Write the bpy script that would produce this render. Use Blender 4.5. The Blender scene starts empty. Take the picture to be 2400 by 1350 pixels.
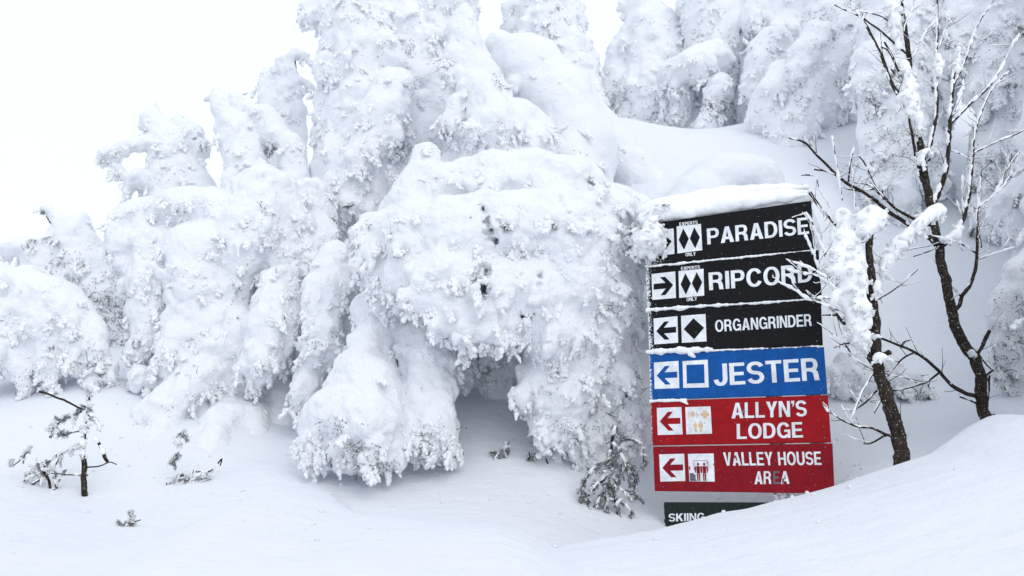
import bpy, bmesh, math, random
import numpy as np
from mathutils import Vector, Matrix

# ------------------------------------------------------------------ camera, sky, light, exposure
SC = bpy.context.scene
COL = SC.collection
EYE = 1.5                      # eye height above the datum
PITCH = math.radians(13.2)     # camera looks up the slope
FPX = 1882.0                   # focal length in photo pixels (2400 wide)
cam_data = bpy.data.cameras.new('camera')
cam = bpy.data.objects.new('camera', cam_data)
COL.objects.link(cam)
cam.location = (0, 0, EYE)
cam.rotation_euler = (math.radians(90) + PITCH, 0, 0)
cam_data.sensor_width = 36
cam_data.lens = FPX / 2400 * 36
cam_data.clip_start = 0.05
cam_data.clip_end = 3000
cam_data.dof.use_dof = True
cam_data.dof.focus_distance = 5.6
cam_data.dof.aperture_fstop = 3.2
SC.camera = cam

SUN_EL, SUN_AZ = math.radians(38), math.radians(152)   # azimuth from +Y, clockwise
world = bpy.data.worlds.new('World')
SC.world = world
world.use_nodes = True
nt = world.node_tree
bg = nt.nodes['Background']
sky = nt.nodes.new('ShaderNodeTexSky')
sky.sky_type = 'NISHITA'
sky.sun_disc = False
sky.sun_elevation = SUN_EL
sky.sun_rotation = SUN_AZ
sky.dust_density = 4.0
deck = nt.nodes.new('ShaderNodeMix')           # an even, bright cloud deck over the clear sky
deck.data_type = 'RGBA'
deck.inputs[0].default_value = 0.86
deck.inputs[7].default_value = (10.4, 11.1, 12.1, 1)
nt.links.new(sky.outputs[0], deck.inputs[6])
nt.links.new(deck.outputs[2], bg.inputs[0])
bg.inputs[1].default_value = 0.108

sun_data = bpy.data.lights.new('sun', 'SUN')
sun_data.energy = 0.55
sun_data.angle = math.radians(40)
sun_data.color = (1, 0.975, 0.95)
sun = bpy.data.objects.new('sun', sun_data)
COL.objects.link(sun)
_d = Vector((math.sin(SUN_AZ) * math.cos(SUN_EL), math.cos(SUN_AZ) * math.cos(SUN_EL), math.sin(SUN_EL)))
sun.rotation_euler = _d.to_track_quat('Z', 'Y').to_euler()
sun.location = (0, 0, 30)

SC.view_settings.view_transform = 'Standard'
SC.view_settings.look = 'None'
SC.view_settings.exposure = 0.0
SC.view_settings.gamma = 1.0
SC.render.engine = 'CYCLES'
SC.cycles.max_bounces = 12
SC.cycles.diffuse_bounces = 10
SC.cycles.use_denoising = True

random.seed(7)
RNG = np.random.default_rng(7)

# ------------------------------------------------------------------ pixel helpers
SP, CP = math.sin(PITCH), math.cos(PITCH)

def ray(px, py):
    u, v = (px - 1200) / FPX, (675 - py) / FPX
    return np.array((u, CP - v * SP, SP + v * CP))

def pix(px, py, Y):
    """world point on the ray of a photo pixel, Y metres in front of the camera"""
    r = ray(px, py)
    return r * (Y / r[1]) + np.array((0, 0, EYE))

def prad(r, py, Y):
    v = (675 - py) / FPX
    return r / FPX * Y / (CP - v * SP)

# ------------------------------------------------------------------ periodic noise tiles, sampled trilinearly
def _perlin_tile(cells, per, seed):
    g = np.random.default_rng(seed)
    n = cells * per
    G = g.normal(size=(cells, cells, cells, 3)).astype(np.float32)
    G /= np.linalg.norm(G, axis=-1, keepdims=True)
    t = (np.arange(n, dtype=np.float32) / per)
    i0 = np.floor(t).astype(int) % cells
    f = t - np.floor(t)
    s = f * f * f * (f * (f * 6 - 15) + 10)
    out = np.zeros((n, n, n), np.float32)
    for a in (0, 1):
        for b in (0, 1):
            for c in (0, 1):
                g3 = G[np.ix_((i0 + a) % cells, (i0 + b) % cells, (i0 + c) % cells)]
                d = g3[..., 0] * (f - a)[:, None, None] + g3[..., 1] * (f - b)[None, :, None] + g3[..., 2] * (f - c)[None, None, :]
                w = (s if a else 1 - s)[:, None, None] * (s if b else 1 - s)[None, :, None] * (s if c else 1 - s)[None, None, :]
                out += w * d
    return out * 1.6

def _worley_tile(cells, per, seed):
    g = np.random.default_rng(seed)
    n = cells * per
    Pn = g.random((cells, cells, cells, 3)).astype(np.float32)
    t = np.arange(n, dtype=np.float32) / per
    i0 = np.floor(t).astype(int)
    best = np.full((n, n, n), 9, np.float32)
    for a in (-1, 0, 1):
        for b in (-1, 0, 1):
            for c in (-1, 0, 1):
                q = Pn[np.ix_((i0 + a) % cells, (i0 + b) % cells, (i0 + c) % cells)]
                dx = q[..., 0] + (i0 + a)[:, None, None] - t[:, None, None]
                dy = q[..., 1] + (i0 + b)[None, :, None] - t[None, :, None]
                dz = q[..., 2] + (i0 + c)[None, None, :] - t[None, None, :]
                np.minimum(best, dx * dx + dy * dy + dz * dz, out=best)
    return np.sqrt(best)

PT = _perlin_tile(12, 7, 1)
WT = _worley_tile(11, 8, 2)
_ROT = np.array(Matrix.Rotation(0.9, 3, Vector((1, 2, 3)).normalized()), np.float32)

def _sample(T, per, p, size, seed):
    n = T.shape[0]
    q = (p.astype(np.float32) @ _ROT.T) * (per / size) + seed * 13.37
    i = np.floor(q).astype(np.int64)
    f = (q - i).astype(np.float32)
    i0 = i % n
    i1 = (i0 + 1) % n
    F = T.ravel()
    x0, x1 = i0[:, 0] * n * n, i1[:, 0] * n * n
    y0, y1 = i0[:, 1] * n, i1[:, 1] * n
    z0, z1 = i0[:, 2], i1[:, 2]
    fx, fy, fz = f[:, 0], f[:, 1], f[:, 2]
    def lz(a):
        return F[a + z0] * (1 - fz) + F[a + z1] * fz
    return (lz(x0 + y0) * (1 - fy) + lz(x0 + y1) * fy) * (1 - fx) + (lz(x1 + y0) * (1 - fy) + lz(x1 + y1) * fy) * fx

def perlin(p, size, seed=0):
    return _sample(PT, 7, p, size, seed)

def lumps(p, size, seed=0):
    """rounded clumps with creases between them, about -0.5 .. 0.5"""
    return 0.55 - _sample(WT, 8, p, size, seed)

# ------------------------------------------------------------------ materials
def new_mat(name):
    m = bpy.data.materials.new(name)
    m.use_nodes = True
    return m, m.node_tree, m.node_tree.nodes['Principled BSDF']

def nnode(t, kind, **kw):
    n = t.nodes.new(kind)
    for k, v in kw.items():
        setattr(n, k, v)
    return n

def noise_node(t, co, scale, detail=4, rough=0.6):
    n = nnode(t, 'ShaderNodeTexNoise')
    n.inputs['Scale'].default_value = scale
    n.inputs['Detail'].default_value = detail
    n.inputs['Roughness'].default_value = rough
    t.links.new(co, n.inputs['Vector'])
    return n

def ramp(t, src, stops):
    r = nnode(t, 'ShaderNodeValToRGB')
    e = r.color_ramp.elements
    e[0].position, e[0].color = stops[0]
    e[1].position, e[1].color = stops[-1]
    for pos, c in stops[1:-1]:
        x = e.new(pos)
        x.color = c
    t.links.new(src, r.inputs[0])
    return r

def g(v):
    return (v, v, v, 1)

def snow_mat(name, bumps, grain=1.0, color=(0.895, 0.915, 0.945), soft=0.0, ripple=0):
    m, t, b = new_mat(name)
    co = nnode(t, 'ShaderNodeTexCoord').outputs['Object']
    prev = None
    for scale, dist, det in bumps:
        n = noise_node(t, co, scale, det, 0.65)
        bp = nnode(t, 'ShaderNodeBump')
        bp.inputs['Distance'].default_value = dist
        bp.inputs['Strength'].default_value = grain
        t.links.new(n.outputs[0], bp.inputs['Height'])
        if prev is not None:
            t.links.new(prev.outputs[0], bp.inputs['Normal'])
        prev = bp
    t.links.new(prev.outputs[0], b.inputs['Normal'])
    if ripple:                                          # low wind ripples across the drift
        mp = nnode(t, 'ShaderNodeMapping')
        mp.inputs['Rotation'].default_value = (0, 0, .5)
        mp.inputs['Scale'].default_value = (1.6, 7.5, 3)
        t.links.new(co, mp.inputs['Vector'])
        n = noise_node(t, mp.outputs[0], 1.6, 5, .6)
        bp = nnode(t, 'ShaderNodeBump')
        bp.inputs['Distance'].default_value = ripple
        t.links.new(n.outputs[0], bp.inputs['Height'])
        t.links.new(prev.outputs[0], bp.inputs['Normal'])
        t.links.new(bp.outputs[0], b.inputs['Normal'])
    c = noise_node(t, co, 3.0, 3)
    r = ramp(t, c.outputs[0], [(0.3, (color[0] * .975, color[1] * .98, color[2] * .985, 1)), (0.7, (*color, 1))])
    t.links.new(r.outputs[0], b.inputs['Base Color'])
    if soft:                                            # light seeps a few centimetres through rime
        b.inputs['Subsurface Weight'].default_value = soft
        b.inputs['Subsurface Radius'].default_value = (.030, .031, .033)
        b.inputs['Subsurface Scale'].default_value = 1.0
    b.inputs['Roughness'].default_value = 0.75
    b.inputs['Specular IOR Level'].default_value = 0.15
    return m

M = {}
M['drift'] = snow_mat('wind_packed_snow', [(9, 0.012, 3), (60, 0.004, 4), (260, 0.0015, 2)], 0.8, (0.77, 0.795, 0.835), 0, .011)
M['rime'] = snow_mat('rime_snow', [(26, 0.02, 3), (70, 0.012, 5), (190, 0.004, 3)], 0.75)
M['plaster'] = snow_mat('plastered_snow', [(60, 0.008, 4), (200, 0.003, 3)], 0.7, color=(0.93, 0.94, 0.955))

def bark_mat(name, dark, light, frost):
    m, t, b = new_mat(name)
    co = nnode(t, 'ShaderNodeTexCoord').outputs['Object']
    n = noise_node(t, co, 38, 6, 0.7)
    r = ramp(t, n.outputs[0], [(0.35, (*dark, 1)), (0.62, (*light, 1))])
    f = noise_node(t, co, 95, 4, 0.7)
    fr = ramp(t, f.outputs[0], [(frost, g(0)), (frost + 0.05, g(1))])
    mx = nnode(t, 'ShaderNodeMix', data_type='RGBA')
    t.links.new(fr.outputs[0], mx.inputs[0])
    t.links.new(r.outputs[0], mx.inputs[6])
    mx.inputs[7].default_value = (0.82, 0.84, 0.87, 1)
    t.links.new(mx.outputs[2], b.inputs['Base Color'])
    bp = nnode(t, 'ShaderNodeBump')
    bp.inputs['Distance'].default_value = 0.008
    t.links.new(n.outputs[0], bp.inputs['Height'])
    t.links.new(bp.outputs[0], b.inputs['Normal'])
    b.inputs['Roughness'].default_value = 0.9
    b.inputs['Specular IOR Level'].default_value = 0.2
    return m

M['bark'] = bark_mat('dark_bark', (0.012, 0.009, 0.007), (0.05, 0.036, 0.026), 0.66)
M['bark_near'] = bark_mat('mottled_bark', (0.009, 0.007, 0.006), (0.05, 0.038, 0.028), 0.625)
M['twig'] = bark_mat('twig_bark', (0.014, 0.010, 0.009), (0.045, 0.03, 0.024), 0.64)
M['needle'] = bark_mat('frosted_needles', (0.022, 0.028, 0.018), (0.075, 0.082, 0.06), 0.52)

# ------------------------------------------------------------------ mesh helpers
def mesh_np(name, V, Fq, smooth=True):
    """mesh from arrays; Fq is (m,4) or (m,3)"""
    me = bpy.data.meshes.new(name)
    V = np.ascontiguousarray(V, np.float32)
    Fq = np.ascontiguousarray(Fq, np.int32)
    k = Fq.shape[1]
    me.vertices.add(len(V))
    me.vertices.foreach_set('co', V.ravel())
    me.loops.add(Fq.size)
    me.loops.foreach_set('vertex_index', Fq.ravel())
    me.polygons.add(len(Fq))
    me.polygons.foreach_set('loop_start', np.arange(len(Fq), dtype=np.int32) * k)
    me.polygons.foreach_set('loop_total', np.full(len(Fq), k, np.int32))
    me.polygons.foreach_set('use_smooth', np.full(len(Fq), smooth))
    me.update(calc_edges=True)
    me.validate()
    return me

def obj(name, me, mat, parent=None, **props):
    o = bpy.data.objects.new(name, me)
    COL.objects.link(o)
    if mat is not None and me is not None:
        me.materials.append(mat)
    o.parent = parent
    for k, v in props.items():
        o[k] = v
    return o

def thing(name, loc, label, cat, group=None):
    o = bpy.data.objects.new(name, None)
    COL.objects.link(o)
    o.location = loc
    o.empty_display_size = 0.1
    o['label'] = label
    o['category'] = cat
    if group:
        o['group'] = group
    return o

class Soup:
    """collects tubes and blades, then links them as one mesh of triangles/quads"""
    def __init__(self):
        self.V, self.F, self.n = [], [], 0

    def tube(self, pts, rad, sides=6, jitter=0.0):
        pts = np.asarray(pts, float)
        rad = np.asarray(rad, float)
        T = np.gradient(pts, axis=0)
        T /= np.linalg.norm(T, axis=1, keepdims=True) + 1e-9
        ref = np.array((0.31, 0.9, 0.2))
        A = np.cross(T, ref)
        A /= np.linalg.norm(A, axis=1, keepdims=True) + 1e-9
        B = np.cross(T, A)
        ang = np.arange(sides) * 2 * math.pi / sides
        ring = A[:, None, :] * np.cos(ang)[None, :, None] + B[:, None, :] * np.sin(ang)[None, :, None]
        rr = rad[:, None] * (1 + jitter * RNG.normal(size=(len(pts), sides)).clip(-2, 2))
        V = pts[:, None, :] + ring * rr[..., None]
        V = np.concatenate([V.reshape(-1, 3), pts[:1] - T[:1] * rad[0] * .5, pts[-1:] + T[-1:] * rad[-1] * .6])
        m = len(pts)
        F = []
        for i in range(m - 1):
            for j in range(sides):
                a, b = i * sides + j, i * sides + (j + 1) % sides
                F.append((a, b, b + sides, a + sides))
        c0, c1 = m * sides, m * sides + 1
        for j in range(sides):
            F.append((c0, (j + 1) % sides, j, j))
            e = (m - 1) * sides
            F.append((c1, e + j, e + (j + 1) % sides, e + (j + 1) % sides))
        F = np.array(F, np.int32)
        self.V.append(V)
        self.F.append(F + self.n)
        self.n += len(V)

    def blades(self, P, D, length, width):
        """thin needle blades: base P, direction D (unit)"""
        k = len(P)
        if not k:
            return
        S = np.cross(D, RNG.normal(size=(k, 3)))
        S /= np.linalg.norm(S, axis=1, keepdims=True) + 1e-9
        S2 = np.cross(D, S)
        L = (length * (0.7 + 0.6 * RNG.random(k)))[:, None]
        b0, b1, b2 = P + S * width, P - S * width * .5 + S2 * width * .87, P - S * width * .5 - S2 * width * .87
        tip = P + D * L
        V = np.stack([b0, b1, b2, tip], 1).reshape(-1, 3)
        i = np.arange(k)[:, None] * 4
        F = np.concatenate([i + np.array([[0, 1, 3, 3]]), i + np.array([[1, 2, 3, 3]]), i + np.array([[2, 0, 3, 3]])])
        self.V.append(V)
        self.F.append(F.astype(np.int32) + self.n)
        self.n += len(V)

    def build(self, name, mat, parent=None, base=(0, 0, 0), smooth=True, **props):
        V = np.concatenate(self.V) - np.asarray(base)
        F = np.concatenate(self.F)
        me = bpy.data.meshes.new(name)
        tri = F[:, 2] == F[:, 3]
        Q, T3 = F[~tri], F[tri][:, :3]
        me.vertices.add(len(V))
        me.vertices.foreach_set('co', V.astype(np.float32).ravel())
        idx = np.concatenate([Q.ravel(), T3.ravel()]).astype(np.int32)
        me.loops.add(len(idx))
        me.loops.foreach_set('vertex_index', idx)
        me.polygons.add(len(F))
        st = np.concatenate([np.arange(len(Q)) * 4, len(Q) * 4 + np.arange(len(T3)) * 3]).astype(np.int32)
        me.polygons.foreach_set('loop_start', st)
        me.polygons.foreach_set('loop_total', np.concatenate([np.full(len(Q), 4), np.full(len(T3), 3)]).astype(np.int32))
        me.polygons.foreach_set('use_smooth', np.full(len(F), smooth))
        me.update(calc_edges=True)
        return obj(name, me, mat, parent, **props)

def smooth_path(pts, step):
    """Catmull-Rom through pts (n,k), resampled about every step"""
    P = np.asarray(pts, float)
    if len(P) == 2:
        P = np.array([P[0], P[0] * .5 + P[1] * .5, P[1]])
    E = np.concatenate([[2 * P[0] - P[1]], P, [2 * P[-1] - P[-2]]])
    out = []
    for i in range(1, len(E) - 2):
        a, b, c, d = E[i - 1], E[i], E[i + 1], E[i + 2]
        n = max(2, int(np.linalg.norm((c - b)[:3]) / step))
        t = np.linspace(0, 1, n, endpoint=False)[:, None]
        out.append(.5 * (2 * b + (c - a) * t + (2 * a - 5 * b + 4 * c - d) * t ** 2 + (3 * b - a - 3 * c + d) * t ** 3))
    out.append(P[-1:])
    return np.concatenate(out)

# ------------------------------------------------------------------ feathers of rime: short frosted sprays that cover the boughs
def spray_mesh(name, seed, needles, puff=1.0):
    r = np.random.default_rng(seed)
    s = Soup()
    L = .15
    n = 9
    t = np.linspace(0, 1, n)
    ax = np.stack([t * L, .012 * np.sin(t * 4 + seed), .012 * t - .05 * t ** 2], 1)
    s.tube(ax, .018 * puff * (1 - .4 * t) * r.uniform(.8, 1.25, n), 6, .16)
    for i in range(11):
        u = .08 + .9 * (i + r.random() * .6) / 11
        c = np.array([np.interp(u, t, ax[:, k]) for k in range(3)])
        sd = -1 if i % 2 else 1
        an = r.uniform(.45, 1.1) * sd
        d = np.array((math.cos(an), math.sin(an), r.uniform(-.5, .35)))
        ln = L * r.uniform(.22, .5) * (1 - .55 * u)
        q = np.linspace(0, 1, 5)[:, None]
        pth = c + d * ln * q + np.array((0, 0, -.22 * ln)) * q ** 2 + r.normal(size=(5, 3)) * .0022
        s.tube(pth, np.array((.014, .0175, .017, .0135, .007)) * puff * r.uniform(.7, 1.3), 6, .18)
    for i in range(9):
        c = ax[r.integers(0, n)] + r.normal(size=3) * np.array((.01, .022, .008))
        k = r.uniform(.009, .019) * puff
        s.tube([c, c + np.array((k, 0, 0)), c + np.array((k * 1.8, 0, -.2 * k))], [k * .8, k, k * .6], 5, .2)
    V = np.concatenate(s.V)
    nf = len(np.concatenate(s.F))
    if needles:
        m = 150 * needles
        u = r.random(m)
        P = np.stack([np.interp(u, t, ax[:, k]) for k in range(3)], 1) + r.normal(size=(m, 3)) * np.array((.008, .024 , .006)) + np.array((0, 0, -.006))
        D = np.stack([.8 + 0 * u, r.normal(size=m) * .9, r.normal(size=m) * .6 - .35], 1)
        D /= np.linalg.norm(D, axis=1, keepdims=True)
        s.blades(P, D, .02, .0016)
    o = s.build(name, M['plaster'])
    COL.objects.unlink(o)
    if needles:
        o.data.materials.append(M['needle'])
        k = len(o.data.polygons)
        z = np.zeros(k, np.int32)
        vi = np.array([p.vertices[0] for p in o.data.polygons])
        z[vi >= len(V)] = 1
        o.data.polygons.foreach_set('material_index', z)
    return o

SPRAYS = bpy.data.collections.new('rime_sprays')
def make_sprays():
    for i, (nd, pf) in enumerate(((0, 1), (0, 1.1), (0, .9), (0, 1), (1, .9), (2, .8), (4, .38), (5, .3))):
        SPRAYS.objects.link(spray_mesh('rime_spray_%d' % i, 60 + i, nd, pf))

def scatter_group():
    ng = bpy.data.node_groups.new('rime_scatter', 'GeometryNodeTree')
    ng.interface.new_socket('Geometry', in_out='INPUT', socket_type='NodeSocketGeometry')
    ng.interface.new_socket('Geometry', in_out='OUTPUT', socket_type='NodeSocketGeometry')
    gi, go = ng.nodes.new('NodeGroupInput'), ng.nodes.new('NodeGroupOutput')
    ci = ng.nodes.new('GeometryNodeCollectionInfo')
    ci.inputs['Collection'].default_value = SPRAYS
    ci.inputs['Separate Children'].default_value = True
    ci.inputs['Reset Children'].default_value = True
    ip = ng.nodes.new('GeometryNodeInstanceOnPoints')
    ip.inputs['Pick Instance'].default_value = True
    def att(nm, ty):
        n = ng.nodes.new('GeometryNodeInputNamedAttribute')
        n.data_type = ty
        n.inputs['Name'].default_value = nm
        return n.outputs['Attribute']
    ng.links.new(gi.outputs[0], ip.inputs['Points'])
    ng.links.new(ci.outputs[0], ip.inputs['Instance'])
    ng.links.new(att('pick', 'INT'), ip.inputs['Instance Index'])
    ng.links.new(att('rot', 'FLOAT_VECTOR'), ip.inputs['Rotation'])
    ng.links.new(att('scl', 'FLOAT'), ip.inputs['Scale'])
    ng.links.new(ip.outputs[0], go.inputs[0])
    return ng

def feather(V, N, idx, scale, parent, base, rng, dark, droop=.75, out=.42, bare=(4, 7)):
    """rime sprays on the crust vertices idx, pointing outwards and drooping; dark = share with bare needles"""
    n = len(idx)
    if n == 0:
        return None
    nr = N[idx]
    tng = rng.normal(size=(n, 3))
    d = nr * out + tng * min(.42, .3 + droop) + np.array((0, 0, -droop))
    d /= np.linalg.norm(d, axis=1, keepdims=True)
    up = nr + np.array((0, 0, .45)) + rng.normal(size=(n, 3)) * .2
    Yv = np.cross(up, d)
    Yv /= np.linalg.norm(Yv, axis=1, keepdims=True) + 1e-9
    Zv = np.cross(d, Yv)
    # matrix columns d, Yv, Zv -> euler XYZ
    ey = -np.arcsin(np.clip(d[:, 2], -1, 1))
    ez = np.arctan2(d[:, 1], d[:, 0])
    ex = np.arctan2(Yv[:, 2], Zv[:, 2])
    P = V[idx] - nr * (.02 * scale) - d * (.06 * scale)
    me = bpy.data.meshes.new('rime')
    me.vertices.add(n)
    me.vertices.foreach_set('co', (P - base).astype(np.float32).ravel())
    me.attributes.new('rot', 'FLOAT_VECTOR', 'POINT').data.foreach_set('vector', np.stack([ex, ey, ez], 1).astype(np.float32).ravel())
    sc = (scale * (.4 + 1.0 * rng.random(n) ** 1.5)).astype(np.float32)
    me.attributes.new('scl', 'FLOAT', 'POINT').data.foreach_set('value', sc)
    pk = rng.integers(0, 4, n)
    dk = rng.random(n) < dark
    pk[dk] = rng.integers(bare[0], bare[1], dk.sum())
    me.attributes.new('pick', 'INT', 'POINT').data.foreach_set('value', pk.astype(np.int32))
    me.update()
    o = obj('rime', me, None, parent, kind='stuff')
    md = o.modifiers.new('rime', 'NODES')
    md.node_group = SCATTER
    return o

# ------------------------------------------------------------------ snow bodies from signed distance fields
def surface_nets(D, org, h):
    nx, ny, nz = D.shape
    S = D < 0
    c = S[:-1, :-1, :-1].astype(np.int8)
    tot = np.zeros(c.shape, np.int8)
    for a in (0, 1):
        for b in (0, 1):
            for e in (0, 1):
                tot += S[a:nx - 1 + a, b:ny - 1 + b, e:nz - 1 + e]
    act = np.argwhere((tot > 0) & (tot < 8))
    N = len(act)
    idm = np.full(c.shape, -1, np.int32)
    idm[act[:, 0], act[:, 1], act[:, 2]] = np.arange(N)
    corner = [(a, b, e) for a in (0, 1) for b in (0, 1) for e in (0, 1)]
    val = {k: D[act[:, 0] + k[0], act[:, 1] + k[1], act[:, 2] + k[2]] for k in corner}
    acc = np.zeros((N, 3), np.float32)
    cnt = np.zeros(N, np.float32)
    for k in corner:
        for ax in range(3):
            if k[ax] == 0:
                k2 = list(k); k2[ax] = 1; k2 = tuple(k2)
                a, b = val[k], val[k2]
                m = (a < 0) != (b < 0)
                t = np.where(m, a / np.where(m, a - b, 1), 0)
                p = np.tile(np.array(k, np.float32), (N, 1))
                p[:, ax] = t
                acc[m] += p[m]
                cnt[m] += 1
    V = (act + acc / cnt[:, None]) * h + org
    Q = []
    for ax in range(3):
        o1, o2 = (ax + 1) % 3, (ax + 2) % 3
        lo = [slice(None)] * 3; hi = [slice(None)] * 3
        lo[ax] = slice(0, -1); hi[ax] = slice(1, None)
        E = np.argwhere(S[tuple(lo)] != S[tuple(hi)])
        ok = (E[:, o1] > 0) & (E[:, o2] > 0) & (E[:, o1] < D.shape[o1] - 1) & (E[:, o2] < D.shape[o2] - 1)
        E = E[ok]
        def cell(d1, d2):
            q = E.copy()
            q[:, o1] -= d1
            q[:, o2] -= d2
            return idm[q[:, 0], q[:, 1], q[:, 2]]
        q = np.stack([cell(0, 0), cell(1, 0), cell(1, 1), cell(0, 1)], 1)
        inside = S[E[:, 0], E[:, 1], E[:, 2]]
        q[~inside] = q[~inside][:, ::-1]
        Q.append(q)
    Q = np.concatenate(Q)
    Q = Q[(Q >= 0).all(1)]
    return V, Q

def vertex_normals(V, Q):
    n = np.cross(V[Q[:, 2]] - V[Q[:, 0]], V[Q[:, 3]] - V[Q[:, 1]])
    out = np.zeros_like(V)
    for k in range(4):
        for a in range(3):
            out[:, a] += np.bincount(Q[:, k], n[:, a], len(V))
    return out / (np.linalg.norm(out, axis=1, keepdims=True) + 1e-12)

def upsample(C, f, shape):
    for ax in range(3):
        n = shape[ax]
        t = np.arange(n) / f
        i = np.minimum(t.astype(int), C.shape[ax] - 2)
        w = (t - i).astype(np.float32)
        sh = [1, 1, 1]; sh[ax] = n
        w = w.reshape(sh)
        C = np.take(C, i, ax) * (1 - w) + np.take(C, i + 1, ax) * w
    return C

def snow_body(chains, holes=(), h=0.016, k=0.05, warp=0.05, seed=0, rough=1.0, kids=(), k2=0.018):
    """chains: lists of (world point, radius); smooth union, warped, then clumped along the normals"""
    segs = []
    for ch in list(chains) + list(kids):
        if len(kids) and ch is kids[0]:
            n_main = len(segs)
        for a, b in zip(ch[:-1], ch[1:]):
            segs.append((np.asarray(a[0]), a[1], np.asarray(b[0]), b[1]))
        if len(ch) == 1:
            segs.append((np.asarray(ch[0][0]), ch[0][1], np.asarray(ch[0][0]) + 1e-3, ch[0][1]))
    pad = 0.16
    lo = np.min([np.minimum(s[0] - s[1], s[2] - s[3]) for s in segs], 0) - pad
    hi = np.max([np.maximum(s[0] + s[1], s[2] + s[3]) for s in segs], 0) + pad
    n = np.ceil((hi - lo) / h).astype(int) + 1
    D = np.full(n, 0.4, np.float32)
    ax = [lo[i] + np.arange(n[i]) * h for i in range(3)]
    def seg_field(s, ext):
        l = np.minimum(s[0] - s[1], s[2] - s[3]) - ext
        u = np.maximum(s[0] + s[1], s[2] + s[3]) + ext
        sl = tuple(slice(max(0, int((l[i] - lo[i]) / h)), min(n[i], int((u[i] - lo[i]) / h) + 2)) for i in range(3))
        X = ax[0][sl[0]].astype(np.float32)[:, None, None]
        Yy = ax[1][sl[1]].astype(np.float32)[None, :, None]
        Z = ax[2][sl[2]].astype(np.float32)[None, None, :]
        ab = (s[2] - s[0]).astype(np.float32)
        L2 = float(ab @ ab) + 1e-9
        px, py, pz = X - np.float32(s[0][0]), Yy - np.float32(s[0][1]), Z - np.float32(s[0][2])
        t = np.clip((px * ab[0] + py * ab[1] + pz * ab[2]) / np.float32(L2), 0, 1)
        d = np.sqrt((px - t * ab[0]) ** 2 + (py - t * ab[1]) ** 2 + (pz - t * ab[2]) ** 2) - (np.float32(s[1]) + t * np.float32(s[3] - s[1]))
        return sl, d
    if not len(kids):
        n_main = len(segs)
    for i, s in enumerate(segs):
        sl, d = seg_field(s, 0.14)
        kk = k if i < n_main else k2
        old = D[sl]
        w = np.clip(0.5 + 0.5 * (old - d) / kk, 0, 1)
        D[sl] = old * (1 - w) + d * w - kk * w * (1 - w)
    for s in holes:                                   # ragged pits between the boughs, about a hand deep
        sl, d = seg_field(s, 0.10)
        Gs = np.stack(np.meshgrid(*[ax[i][sl[i]] for i in range(3)], indexing='ij'), -1).reshape(-1, 3)
        d = d + ((perlin(Gs, s[1] * 2.2, seed) * 1.2 + perlin(Gs, s[1] * 1.0, seed + 1) * .6 + .1) * s[1]).reshape(d.shape)
        D[sl] = np.maximum(D[sl], -np.maximum(d, -(D[sl] + 0.11)))
    # low-frequency warp evaluated on a coarse lattice
    f = 2
    cn = [int(math.ceil((n[i] - 1) / f)) + 2 for i in range(3)]
    G = np.stack(np.meshgrid(*[lo[i] + np.arange(cn[i]) * h * f for i in range(3)], indexing='ij'), -1).reshape(-1, 3)
    C = (perlin(G, 0.42, seed) * 0.9 - lumps(G, 0.30, seed + 3) * 1.1 + perlin(G, 0.17, seed + 5) * 0.55 - lumps(G * np.array((1, 1, .62)), 0.085, seed + 8) * .45).reshape(cn)
    D = D + warp * upsample(C.astype(np.float32), f, n)
    del C, G
    V, Q = surface_nets(D, lo, h)
    N = vertex_normals(V, Q)
    side = 0.22 + 0.78 * np.clip((0.75 - N[:, 2]) / 0.7, 0, 1)      # tops stay smooth, flanks and undersides are crusted
    big = np.clip(0.6 + 1.3 * perlin(V, 0.45, seed + 9), 0.05, 1.4)
    WV = np.stack([perlin(V, .12, seed + 11 + i) for i in range(3)], 1) * .03
    disp = (lumps(V + WV, 0.14, seed + 1) * 0.075 * big + lumps(V + WV, 0.062, seed + 2) * 0.036 * (.4 + .6 * big) + lumps(V, 0.032, seed + 4) * 0.013) * side * rough
    V = V + N * disp[:, None]
    return V, Q, N

make_sprays()
SCATTER = scatter_group()

# ------------------------------------------------------------------ the ground: deep snow on a hillside
BACK = [  # photo pixel and distance of points on the snow surface behind the near bank
    (0, 1340, 3.6), (300, 1345, 3.6), (-300, 1300, 3.8), (0, 1150, 5.5), (200, 1172, 5.7), (100, 1020, 6.5), (0, 1000, 6.6), (100, 900, 7.2),
    (0, 852, 10.2), (250, 900, 7.05), (250, 800, 11), (-300, 850, 11), (400, 1058, 6.3), (450, 985, 6.8), (560, 975, 6.9), (330, 1010, 6.6), (330, 1215, 5.2),
    (420, 1250, 4.9), (600, 1075, 6.3), (560, 1195, 5.3), (500, 950, 8), (660, 985, 7.1), (700, 850, 8.6),
    (720, 1085, 6.1), (850, 1210, 5.3), (780, 1165, 5.6), (1000, 1245, 5.1), (1000, 1080, 6.15), (1150, 1255, 5.0), (1100, 965, 6.6),
    (1130, 850, 7.6), (1270, 1290, 4.8), (1300, 1110, 6.0), (1400, 1285, 5.0), (1520, 1245, 5.6), (1520, 1080, 6.5),
    (1700, 1240, 5.6), (1700, 1000, 6.7), (1980, 1105, 5.5), (2030, 950, 6.5), (2000, 820, 7.2), (2150, 1040, 5.8),
    (2200, 850, 7.0), (2150, 650, 7.8), (2330, 900, 6.5), (2400, 985, 5.7), (1700, 520, 7.9), (1800, 400, 8.9),
    (1560, 310, 10.6), (1480, 420, 8.9), (1420, 275, 10.2), (1700, 297, 10.6), (1900, 264, 10.2), (2040, 257, 10),
    (1950, 450, 8.6), (2000, 600, 7.9), (2280, 195, 11), (2400, 250, 10),
]
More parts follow.
